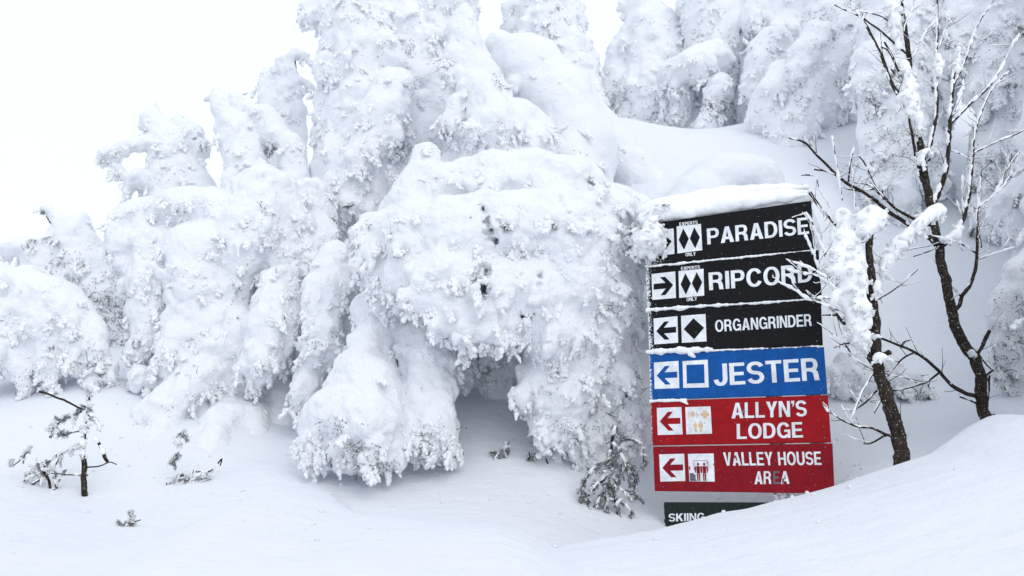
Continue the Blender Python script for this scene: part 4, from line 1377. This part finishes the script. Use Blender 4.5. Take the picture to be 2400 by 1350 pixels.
sign_snow('snow_ledge', [ledge('ripcord', 0, 1, -.005, 2.6, 1.2, 36, 1)], 93, .003, .15, .0045, .006)
sign_snow('snow_ledge', [ledge('organ', 0, .46, -.02, 4.6, 3.2, 18, 2), ledge('organ', .46, 1, -.01, 2.2, 1.2, 20, 3)], 94, .003, .2, .0045, .006)
sign_snow('snow_ledge', [ledge('jester', -.01, .36, -.045, 6.5, 5.0, 14, 4), ledge('jester', .36, 1, -.015, 2.2, 1.0, 20, 5), [(1618, 828, 5, .012), (1624, 833, 3, .012), (1628, 836, 2, .01)]], 95, .004, .25, .0045, .008)
sign_snow('snow_ledge', [ledge('allyn', 0, .2, -.0, 3.2, 2.8, 8, 6), [(1596, 939, 3.4, .008), (1608, 944, 2.6, .008), (1612, 947, 1.4, .006)]], 96, .003, .2, .0045, .006)

# ------------------------------------------------------------------ slender leafless trees beside the sign
def branch_set(name, label, Y0, base_px, trunk, limbs, rimed, clumps, bark, seed, group):
    rng = np.random.default_rng(seed)
    bp = pix(base_px[0], base_px[1], Y0)
    b = np.array((bp[0], bp[1], min(gz(bp[0], bp[1]), bp[2]) - .05))
    root = thing(name, b, label, 'tree', group)
    def path(pl, r0, r1, step=.03, wob=.0):
        P = []
        m = len(pl)
        for i, p in enumerate(pl):
            Y = Y0 + (p[2] if len(p) > 2 else 0)
            P.append((*pix(p[0], p[1], Y), 0))
        S = smooth_path(np.array(P), step)[:, :3]
        rr = np.linspace(r0, r1, len(S)) / FPX * Y0
        if wob:
            S = S + np.stack([perlin(S, .09, seed + i) for i in range(3)], 1) * wob * rr[:, None] * 1.2
        return S, rr
    # trunk
    s = Soup()
    S, rr = path(trunk[0], trunk[1], trunk[2], .02, .35)
    rr = rr * (1 + .12 * perlin(S, .07, seed))
    S = np.concatenate([[S[0] - (S[1] - S[0]) / np.linalg.norm(S[1] - S[0]) * .25], S])
    rr = np.concatenate([[rr[0] * 1.1], rr])
    s.tube(S, rr, 12, .06)
    s.build('trunk', bark, root, b)
    frost, fine = Soup(), Soup()
    allsn = []
    for pl, r0, r1, kind in limbs:
        # kind: amount of rime 0..1 clinging to the windward, upper side
        s = Soup()
        S, rr = path(pl, r0, r1, .022, .5)
        s.tube(S, rr, 7 if r0 > 3 else 5, .08)
        s.build('limb' if r0 >= 3 else 'twig', bark if r0 > 4 else M['twig'], root, b)
        for _ in range(int(len(S) * .022 / .085)):
            i = rng.integers(len(S) // 6, len(S))
            T = S[min(i + 1, len(S) - 1)] - S[max(i - 1, 0)]
            T /= np.linalg.norm(T) + 1e-9
            d = T * rng.uniform(.3, .9) + rng.normal(size=3) * np.array((.7, .5, .5)) + np.array((-.1, 0, .35))
            d /= np.linalg.norm(d)
            L = rng.uniform(.04, .2)
            q = np.linspace(0, 1, 6)[:, None]
            tw = S[i] + d * L * q + rng.normal(size=(6, 3)) * .004 * q + np.array((0, 0, .12)) * L * q ** 2
            fine.tube(tw, np.linspace(.0026, .0012, 6), 4)
            if rng.random() < .5 + .6 * kind:
                frost.tube(tw + np.array((-.0025, -.001, .0022)), rng.uniform(.0014, .0042, 6), 5, .2)
        if kind > 0:
            m = perlin(S, .12, seed + 3) + kind * 1.3 - .42
            off = np.array((-.75, -.25, .65)) / 1.03
            F = S + off * rr[:, None] * 1.0
            fr_ = np.clip(.6 + m, .0, 1.25) * (rr * .75 + .0032)
            run = []
            for i in range(len(F)):
                if m[i] > -.25:
                    run.append(i)
                if (m[i] <= -.25 or i == len(F) - 1):
                    if len(run) > 2:
                        fi = np.array(run)
                        r_ = fr_[fi] * (1 + .35 * rng.normal(size=len(fi)).clip(-1.3, 1.6))
                        r_[0] *= .4; r_[-1] *= .5
                        frost.tube(F[fi] + rng.normal(size=(len(fi), 3)) * .0015, np.maximum(r_, .0012), 7, .16)
                    run = []
    frost.build('frost', M['plaster'], root, b, kind='stuff')
    fine.build('fine_twigs', M['twig'], root, b, kind='stuff')
    ch = [to_world(c, Y0) for c in clumps]
    ex = [e for c in ch for e in kid_lobes(c, 3, .42, rng)]
    V, Q, N = snow_body(ch, h=.008, k=.03, warp=.022, seed=seed, rough=.6, kids=ex)
    obj('snow_clumps', mesh_np('snow_clumps', V - b, Q), M['plaster'], root)
    pr = np.clip(.75 - N[:, 2], .1, 1)
    feather(V, N, rng.choice(len(V), int(len(V) * .03), replace=False, p=pr / pr.sum()), .36, root, b, rng, .0, .1)
    return root

TB_TRUNK = [(2309, 985), (2298, 916), (2288, 850), (2262, 812), (2241, 769), (2229, 717), (2212, 636), (2198, 570), (2188, 519), (2176, 465), (2167, 407), (2160, 365), (2150, 310, .05),
            (2140, 230, .08), (2129, 124, .1), (2120, 54, .1), (2110, -10, .1), (2100, -90, .1)]
TB = [
    ([(2158, 350), (2142, 292), (2120, 249), (2090, 195), (2066, 133), (2045, 87), (2024, 50), (1991, 0), (1970, -40)], 6, 2.2, .25),
    ([(2163, 425), (2149, 373), (2138, 315, -.05), (2128, 270, -.05)], 5, 2.5, .1),
    ([(2176, 375), (2182, 335), (2190, 290), (2196, 249), (2194, 158), (2197, 75), (2197, -20)], 5, 2, .4),
    ([(2184, 490), (2192, 472), (2211, 423), (2221, 373), (2227, 290), (2232, 224), (2238, 158), (2246, 112)], 6.5, 2.8, .3),
    ([(2227, 292), (2269, 249), (2310, 212), (2344, 166), (2368, 116), (2389, 79)], 3.4, 1.6, .65),
    ([(2234, 205), (2261, 145), (2273, 108), (2294, 54), (2327, 4), (2340, -30)], 2.6, 1.3, .6),
    ([(2205, 585), (2180, 560), (2148, 542), (2127, 525), (2084, 496), (2049, 469), (2032, 456), (2003, 440), (1966, 415), (1937, 386), (1904, 353), (1883, 332), (1850, 324)], 6, 2.3, .12),
    ([(2186, 530), (2144, 514, -.05), (2090, 481, -.05), (2066, 456, -.05), (2049, 432), (2036, 403), (2024, 378), (2012, 365)], 4.2, 1.6, .1),
    ([(1951, 318, -.1), (1954, 345, -.1), (1962, 390, -.05), (1968, 430, -.05), (1974, 469, -.05)], 1.5, 2, .75),
    ([(2003, 344), (1994, 375), (1991, 400), (1989, 425)], 1.6, 2.4, .25), ([(1908, 398), (1935, 401), (1958, 410)], 2, 2.6, .3), ([(1878, 411), (1898, 410)], 1.6, 2, .2),
    ([(1999, 427), (2025, 431), (2049, 442), (2062, 456)], 1.8, 2.4, .3), ([(1962, 434), (2000, 446), (2049, 444)], 1.6, 2.2, .4),
    ([(1879, 432), (1897, 455), (1920, 486), (1958, 529)], 2.2, 1.8, .25), ([(1914, 419), (1922, 445), (1945, 486)], 1.2, 1.2, .45), ([(1997, 385), (2001, 440), (2007, 506)], 1.4, 1.6, .8),
    ([(2070, 468), (2068, 445)], 2, 1.4, .1),
    ([(1956, 12), (1985, 25), (2016, 39), (2053, 64), (2101, 106), (2122, 125)], 1.8, 3, .25), ([(2072, 100), (2090, 129), (2107, 170), (2124, 212), (2140, 235)], 2.4, 2.8, .15),
    ([(2064, 110), (2082, 120), (2096, 146)], 1.6, 2, .1), ([(2088, 162), (2106, 182), (2120, 203)], 1.8, 2.2, .2), ([(2110, 180), (2130, 215), (2148, 240), (2155, 266)], 1.6, 1.6, .5),
    ([(1985, 10), (2010, 25), (2060, 36), (2080, 48)], 1.3, 1.6, .4), ([(2111, 120), (2118, 70), (2135, 30), (2142, 0)], 1.2, 1.4, .7),
    ([(2236, 728), (2248, 715), (2255, 696), (2279, 655), (2290, 598), (2290, 527), (2293, 480), (2296, 440), (2300, 400)], 5, 1.6, .25),
    ([(2210, 575), (2246, 540), (2265, 490), (2273, 444), (2279, 373), (2285, 315), (2298, 270), (2319, 220), (2352, 178), (2366, 168)], 5, 1.5, .35),
    ([(2207, 650), (2230, 670), (2252, 695)], 2.2, 2.4, .5), ([(2179, 551, -.05), (2226, 563, -.05), (2260, 575), (2288, 594)], 2, 2.4, .6), ([(2295, 608), (2330, 595), (2378, 580)], 1.4, 1.6, .9),
    ([(2281, 358), (2300, 350), (2339, 332), (2397, 307), (2430, 290)], 2, 1.5, .6), ([(2300, 580), (2294, 543), (2292, 490), (2331, 456), (2360, 398), (2389, 357)], 2.4, 1.4, .7),
    ([(2331, 456), (2350, 440), (2375, 400)], 1.4, 1.2, .85), ([(2260, 500), (2257, 460), (2256, 410)], 2, 1.4, .6), ([(2256, 505), (2246, 480), (2243, 468)], 1.6, 1.2, .8),
    ([(2225, 352), (2250, 360), (2275, 376)], 1.5, 1.5, .5), ([(2286, 270), (2280, 262), (2272, 258)], 1.2, 1.2, .8), ([(2139, 135), (2155, 100), (2175, 68), (2195, 45)], 1.2, 1.2, .8),
    ([(2200, 115), (2215, 70), (2238, 42)], 1.2, 1.2, .7),
    ([(2284, 848), (2292, 828), (2307, 802), (2320, 774)], 5.5, 4.4, .1), ([(2293, 832), (2308, 850), (2324, 866)], 2, 1.6, .2),
    ([(2296, 932), (2255, 916), (2231, 904), (2203, 873), (2174, 845), (2132, 819), (2089, 802), (2062, 792)], 5, 2.6, .08),
    ([(2201, 874), (2180, 890), (2160, 899), (2122, 911), (2087, 916)], 2.6, 1.8, .2), ([(2140, 828), (2125, 834), (2108, 847), (2080, 883)], 2.2, 1.6, .15),
    ([(2113, 812), (2117, 803), (2122, 800), (2132, 798)], 1.6, 1.6, .2), ([(2250, 930), (2268, 936), (2290, 948)], 2, 2.4, .1), ([(2312, 962), (2335, 975), (2366, 992)], 2.8, 1.6, .15),
    ([(2325, 984), (2346, 987)], 1.2, 1.2, .1), ([(2151, 632), (2130, 650), (2108, 670), (2058, 703)], 1.2, 1.6, .35), ([(2141, 601), (2175, 590), (2205, 574)], 1.4, 1.6, .4),
    ([(2110, 590), (2140, 583), (2178, 576)], 1.1, 1.2, .5), ([(2320, 880), (2318, 900), (2316, 940)], 2.2, 2, .2), ([(2328, 868), (2312, 880), (2306, 900)], 2.6, 2.2, .2),
]
TB_SNOW = [
    [(2152, 310, 11, -.03), (2140, 260, 15, -.03), (2130, 200, 14, 0), (2116, 150, 12, 0)], [(2105, 110, 11), (2098, 50, 13), (2094, 5, 12), (2090, -40, 12)],
    [(2165, 400, 7, -.06), (2160, 360, 11, -.05), (2172, 350, 8, -.04)], [(2150, 395, 7, -.05), (2152, 410, 8, -.05)], [(2212, 560, 9, -.06), (2238, 552, 9, -.04), (2246, 535, 7, -.02)],
    [(2183, 350, 8, -.03), (2178, 362, 6, -.03)], [(2206, 148, 8), (2196, 170, 7), (2198, 130, 6)], [(2246, 112, 5), (2240, 165, 6)], [(2124, 210, 8, -.03), (2128, 235, 10, -.03)],
    [(2285, 832, 8, -.05), (2276, 822, 5, -.05)],
]
TA_TRUNK = [(2115, 1085), (2103, 1016), (2089, 968), (2075, 921), (2063, 878), (2056, 845), (2051, 783), (2050, 726), (2044, 684), (2042, 641), (2037, 594), (2038, 551), (2042, 535)]
TA = [
    ([(2060, 862), (2046, 850), (2032, 831), (2020, 802), (1999, 779), (1975, 755), (1962, 735)], 9, 3, .15),
    ([(2050, 866), (2039, 862), (2004, 840), (1980, 807), (1955, 785), (1937, 769)], 2.4, 1.5, .4),
    ([(2051, 712), (2040, 702), (2027, 693), (2018, 684)], 8, 7, .3), ([(2060, 834), (2070, 831), (2084, 824)], 6, 6.5, .25), ([(2068, 899), (2076, 898), (2084, 896)], 7, 6.5, .1), ([(2103, 1004), (2112, 998)], 6, 5, .1),
    ([(2093, 1024), (2082, 1020), (2046, 1004), (2015, 1000), (1990, 992), (1965, 978), (1942, 963), (1930, 950, .12)], 3.4, 2, .25),
    ([(2090, 1018), (2070, 1022), (2051, 1035), (2035, 1040), (2023, 1039)], 2.6, 1.8, .2), ([(2056, 915), (2049, 921), (2030, 942), (2013, 954)], 2.4, 1.8, .1), ([(2066, 936), (2058, 950), (2049, 968)], 2.2, 1.6, .2),
    ([(2048, 875), (2040, 886), (2023, 916), (2008, 950), (1997, 978)], 1.6, 1.4, .95), ([(2060, 872), (2090, 880), (2120, 885), (2148, 897)], 1.4, 1.3, .4),
    ([(2000, 745), (1985, 726), (1961, 689), (1952, 636), (1933, 589), (1914, 546), (1902, 518, -.05), (1890, 499, -.05)], 3.2, 1.8, .75),
    ([(1935, 665), (1922, 640), (1914, 608, -.05), (1895, 565, -.08), (1885, 537, -.08)], 2, 1.6, 1.0), ([(1985, 720), (1955, 670), (1928, 644, -.05), (1890, 625, -.08), (1847, 610, -.1)], 2.2, 1.6, .9),
    ([(1965, 680), (1921, 650, -.05), (1880, 640, -.08), (1843, 630, -.1)], 2, 1.6, 1.0), ([(1990, 735), (1955, 722), (1923, 712, -.03), (1895, 700, -.06), (1871, 684, -.08), (1845, 670, -.1), (1824, 662, -.1)], 2.6, 1.8, 1.0),
    ([(1980, 724), (1956, 702), (1925, 698, -.05), (1895, 700, -.06)], 2.2, 1.5, .6), ([(1926, 738), (1945, 738), (1963, 740)], 2, 2, .1), ([(1954, 815), (1970, 808), (1990, 804)], 1.6, 2, .15),
    ([(1980, 500), (1986, 540), (1995, 600)], 1.3, 1.6, .5), ([(1983, 580), (1988, 595), (1993, 612)], 1.6, 1.8, .2), ([(1930, 590), (1940, 640), (1955, 690)], 1.2, 1.4, .4),
    ([(1900, 450), (1935, 500), (1958, 528), (1975, 545)], 2, 2.2, .2), ([(2040, 640), (2066, 634), (2078, 620)], 1.4, 1.4, .4), ([(1940, 770), (1955, 800), (1990, 835)], 1.1, 1.2, .5),
]
TA_SNOW = [
    [(1978, 505, 13, .03), (1974, 560, 19, .02), (1978, 630, 25, 0), (1992, 700, 25, 0), (2006, 760, 20, -.02), (2022, 806, 10, -.03)],
    [(2022, 515, 18, -.03), (2048, 502, 20, -.03), (2062, 506, 15, -.03)], [(2040, 530, 12, -.04), (2026, 540, 14, -.03)],
    [(1958, 600, 16), (1956, 640, 17)], [(2010, 610, 20, -.02), (2014, 660, 22, -.03), (2026, 720, 15, -.04), (2034, 760, 9, -.04)], [(1994, 560, 13), (2008, 590, 15)],
    [(1960, 690, 12), (1952, 715, 10)], [(2198, 486, 10, -.05), (2186, 498, 13, -.05), (2150, 530, 14, -.05), (2105, 572, 13, -.03), (2080, 605, 8, 0), (2066, 640, 5, 0)],
    [(2052, 690, 8, -.04), (2056, 660, 7, -.04)], [(1990, 770, 10), (2006, 800, 9)], [(2066, 835, 5, -.04), (2056, 838, 5, -.05)],
]
branch_set('leafless_tree', 'tall forked dark tree with long limbs, growing from the snow bank behind the shorter one', 5.75, (2309, 985), (TB_TRUNK, 13.5, 4), TB, None, TB_SNOW, M['bark_near'], 21, 'leafless trees by the sign')
branch_set('leafless_tree', 'short snow-plastered dark tree whose rimed twigs cross the trail sign', 4.85, (2115, 1085), (TA_TRUNK, 17.5, 7), TA, None, TA_SNOW, M['bark_near'], 22, 'leafless trees by the sign')

# ------------------------------------------------------------------ small evergreen sprigs poking through the snow, and a hanging bough
def sprig_plant(name, label, Y0, base_px, stems, seed, cat='sapling', group=None, clumps=(), dark=.8):
    rng = np.random.default_rng(seed)
    bp = pix(base_px[0], base_px[1], Y0)
    b = np.array((bp[0], bp[1], min(gz(bp[0], bp[1]), bp[2]) - .02))
    root = thing(name, b, label, cat, group)
    fr, spV, spN = Soup(), [], []
    for pl, r0, r1, leafy, rime in stems:
        S = smooth_path(np.array([(*pix(p[0], p[1], Y0 + (p[2] if len(p) > 2 else 0)), 0) for p in pl]), .02)[:, :3]
        rr = np.linspace(r0, r1, len(S)) / FPX * Y0
        S = S + np.stack([perlin(S, .06, seed + i) for i in range(3)], 1) * .008
        s = Soup()
        s.tube(S, rr, 6, .08)
        s.build('stem' if r0 > 4 else 'twig', M['bark_near'] if r0 > 4 else M['twig'], root, b)
        if leafy:
            n = max(2, int(len(S) * (.55 + leafy * .03)))
            i = rng.integers(0, len(S), n)
            T = np.gradient(S, axis=0)
            T /= np.linalg.norm(T, axis=1, keepdims=True)
            d = T[i] * .9 + rng.normal(size=(n, 3)) * .55 + np.array((0, 0, -.15))
            spV.append(S[i] + rng.normal(size=(n, 3)) * .006)
            spN.append(d / np.linalg.norm(d, axis=1, keepdims=True))
        if rime:
            F = S + np.array((-.3, -.3, .8)) * (rr[:, None] + .004)
            for i in range(0, len(F) - 3, 4):
                if rng.random() < rime * .75:
                    q = F[i:i + 4]
                    fr.tube(q + rng.normal(size=q.shape) * .003, (rr[i:i + 4] + .0032) * rng.uniform(.5, 1.7, 4), 6, .2)
    if spV:
        A, D = np.concatenate(spV), np.concatenate(spN)
        feather(A, D, np.arange(len(A)), .45, root, b, rng, dark, .05, .9, (5, 8))
    if fr.V:
        fr.build('frost', M['plaster'], root, b, kind='stuff')
    if clumps:
        ch = [to_world(c, Y0) for c in clumps]
        V, Q, N = snow_body(ch + [e for c in ch for e in kid_lobes(c, 4, .5, rng)], h=.011, k=.025, warp=.02, seed=seed)
        obj('snow_clumps', mesh_np('snow_clumps', V - b, Q), M['plaster'], root)
    return root

sprig_plant('spruce_bough_or_sapling', 'dark needled bough hanging from the broad spruce, beside the red boards of the sign', 5.75, (1420, 1260), [  # hanging bough of the broad spruce, built as a separate plant
    ([(1440, 1000), (1430, 1070), (1425, 1120), (1400, 1190), (1380, 1250)], 3.4, 1.6, 12, .5), ([(1425, 1110), (1390, 1150), (1355, 1190), (1345, 1230)], 2.4, 1.4, 16, .5),
    ([(1425, 1120), (1440, 1170), (1450, 1220), (1440, 1250)], 2.4, 1.3, 10, .4), ([(1440, 1040), (1470, 1090), (1490, 1120), (1480, 1140)], 2.4, 1.4, 18, .4), ([(1470, 1090), (1450, 1120), (1440, 1140)], 1.8, 1.2, 18, .4),
    ([(1400, 1180), (1370, 1210), (1350, 1220), (1346, 1250)], 1.8, 1.2, 20, .4), ([(1440, 1170), (1470, 1190), (1490, 1230)], 1.6, 1.1, 12, .5), ([(1395, 1200), (1410, 1230), (1400, 1256)], 1.6, 1.1, 16, .4),
    ([(1440, 1140), (1470, 1160), (1495, 1165)], 1.3, 1, 4, .8), ([(1425, 1080), (1395, 1100), (1370, 1130), (1360, 1160)], 2, 1.2, 12, .7), ([(1450, 1210), (1470, 1230), (1465, 1252)], 1.4, 1, 16, .4),
    ([(1420, 1130), (1420, 1180), (1428, 1240)], 1.8, 1.2, 14, .4), ([(1385, 1160), (1372, 1190), (1375, 1235)], 1.6, 1, 16, .3), ([(1465, 1030), (1500, 1040), (1510, 1090)], 2, 1.2, 14, .5), ([(1470, 1100), (1492, 1110), (1486, 1150), (1466, 1148)], 1.8, 1.2, 20, .3),
], 41, 'sapling', dark=.95)
sprig_plant('spruce_bough_or_sapling', 'leaning bare-stemmed sapling with frosted twigs on the open slope', 5.75, (199, 1172), [
    ([(199, 1176), (197, 1130), (197, 1092), (196, 1078)], 6.6, 5.6, 0, .2), ([(196, 1082), (196, 1050), (200, 1000), (205, 960), (213, 920)], 3.4, 2.2, 14, 1.2),
    ([(92, 918), (130, 930), (170, 948), (205, 965)], 2.6, 2.4, 0, .4), ([(225, 1025), (240, 1055), (252, 1082)], 3.2, 4, 0, .2), ([(200, 1095), (235, 1092), (255, 1084), (275, 1088)], 1.8, 1.2, 0, .2),
    ([(195, 1112), (160, 1112), (125, 1110), (95, 1105)], 1.4, 1, 3, .5), ([(100, 1105), (115, 1125), (122, 1160)], 2.6, 3.2, 0, .1), ([(80, 1190), (105, 1182), (132, 1188)], 1.4, 1.2, 0, .3), ([(122, 1160), (110, 1180), (90, 1200)], 1.6, 1.2, 0, .2),
    ([(100, 1120), (70, 1140), (45, 1165), (38, 1200)], 2, 1.3, 24, .8), ([(95, 1110), (70, 1115), (55, 1130)], 1.6, 1.1, 18, .9), ([(70, 1140), (60, 1170), (45, 1190)], 1.6, 1.1, 26, .5), ([(120, 1100), (90, 1085), (65, 1100)], 1.6, 1.1, 14, .9),
    ([(65, 1058), (50, 1075), (30, 1092)], 1.4, 1.1, 18, .6), ([(190, 965), (160, 975), (130, 1000), (115, 1025)], 2.4, 1.6, 14, 1), ([(205, 970), (225, 990), (235, 1010)], 1.8, 1.2, 8, .9), ([(195, 1010), (165, 1015), (135, 1014)], 1.4, 1, 4, .6),
    ([(190, 1045), (150, 1060), (120, 1075), (95, 1105)], 1.6, 1.2, 8, .9), ([(130, 1120), (128, 1150), (112, 1176)], 1.4, 1, 8, .5), ([(140, 1070), (128, 1100), (140, 1135)], 1.3, 1, 5, .7),
], 42, 'sapling', None, (), .45)
sprig_plant('evergreen_sprig', 'dark green evergreen sprig showing under the shaggy spruce', 5.9, (440, 1190), [
    ([(480, 1110), (440, 1130), (405, 1165), (385, 1178)], 2, 1.2, 22, .8), ([(440, 1130), (420, 1150), (415, 1180)], 1.6, 1.1, 26, .4), ([(470, 1130), (472, 1165), (478, 1190)], 1.6, 1.1, 22, .2), ([(460, 1105), (490, 1105), (500, 1098)], 1.6, 1.2, 2, .2),
    ([(400, 1150), (390, 1170), (400, 1182)], 1.5, 1, 28, .2), ([(430, 1115), (410, 1120), (395, 1140)], 1.4, 1, 16, .9), ([(450, 1150), (455, 1175), (445, 1200)], 1.2, 1, 14, .6),
    ([(410, 1020), (420, 1050), (405, 1090)], 1.6, 1.1, 18, .7), ([(510, 1085), (520, 1075), (515, 1090)], 2, 1.6, 0, .1), ([(420, 1020), (440, 1018)], 1.4, 1.4, 10, .4),
], 43, 'sprig', 'sprigs poking through the snow', (), .7)
sprig_plant('evergreen_sprig', 'faint frosted sprig lying on the snow crest in front of the shaggy spruce', 5.0, (300, 1240), [
    ([(270, 1246), (290, 1236), (310, 1225), (330, 1218)], 1.6, 1.1, 12, .8), ([(295, 1232), (310, 1238), (325, 1240)], 1.2, 1, 8, .7), ([(285, 1238), (275, 1232)], 1.2, 1, 12, .5),
], 44, 'sprig', 'sprigs poking through the snow')
sprig_plant('evergreen_sprig', 'small needle tips beneath the hanging boughs of the snow dome', 6.1, (1130, 1140), [
    ([(1140, 1080), (1120, 1110), (1110, 1140)], 1.6, 1.1, 18, .6), ([(1160, 1060), (1165, 1090), (1150, 1100)], 1.6, 1.1, 18, .6), ([(1240, 1060), (1250, 1085), (1245, 1110)], 1.6, 1.1, 22, .4),
    ([(1280, 1075), (1286, 1090), (1288, 1110)], 2, 1.2, 0, .1), ([(1190, 1040), (1180, 1070), (1165, 1075)], 1.6, 1.1, 20, .5),
], 45, 'sprig', 'sprigs poking through the snow')

# ------------------------------------------------------------------ crumbs of snow fallen from the boughs
_cr = Soup()
_rg = np.random.default_rng(5)
for _cx, _cy, _sx, _sy, _k in ((-.7, 5.6, .7, .35, 60), (.2, 5.6, .5, .4, 45), (-2.4, 6.2, .8, .5, 50), (-3.6, 6.3, .7, .5, 40), (2.3, 5.5, .5, .4, 40), (1.2, 4.2, 1.6, .35, 26), (-1.2, 4.2, 1.5, .3, 22), (2.6, 4.2, .9, .4, 30)):
    for _ in range(_k):
        x, y = _cx + _rg.normal() * _sx, _cy + _rg.normal() * _sy
        r = .004 + .011 * _rg.random() ** 3
        z = float(ground_height(np.array([x]), np.array([y]))[0]) + r * .35
        q = np.array((x, y, z))
        t = np.array((_rg.normal(), _rg.normal(), 0)); t /= np.linalg.norm(t)
        _cr.tube([q - t * r * .8, q - t * r * .2, q + t * r * .5, q + t * r], [r * .6, r, r * .9, r * .5], 6, .2)
_cr.build('snow_crumbs', M['drift'], kind='stuff')
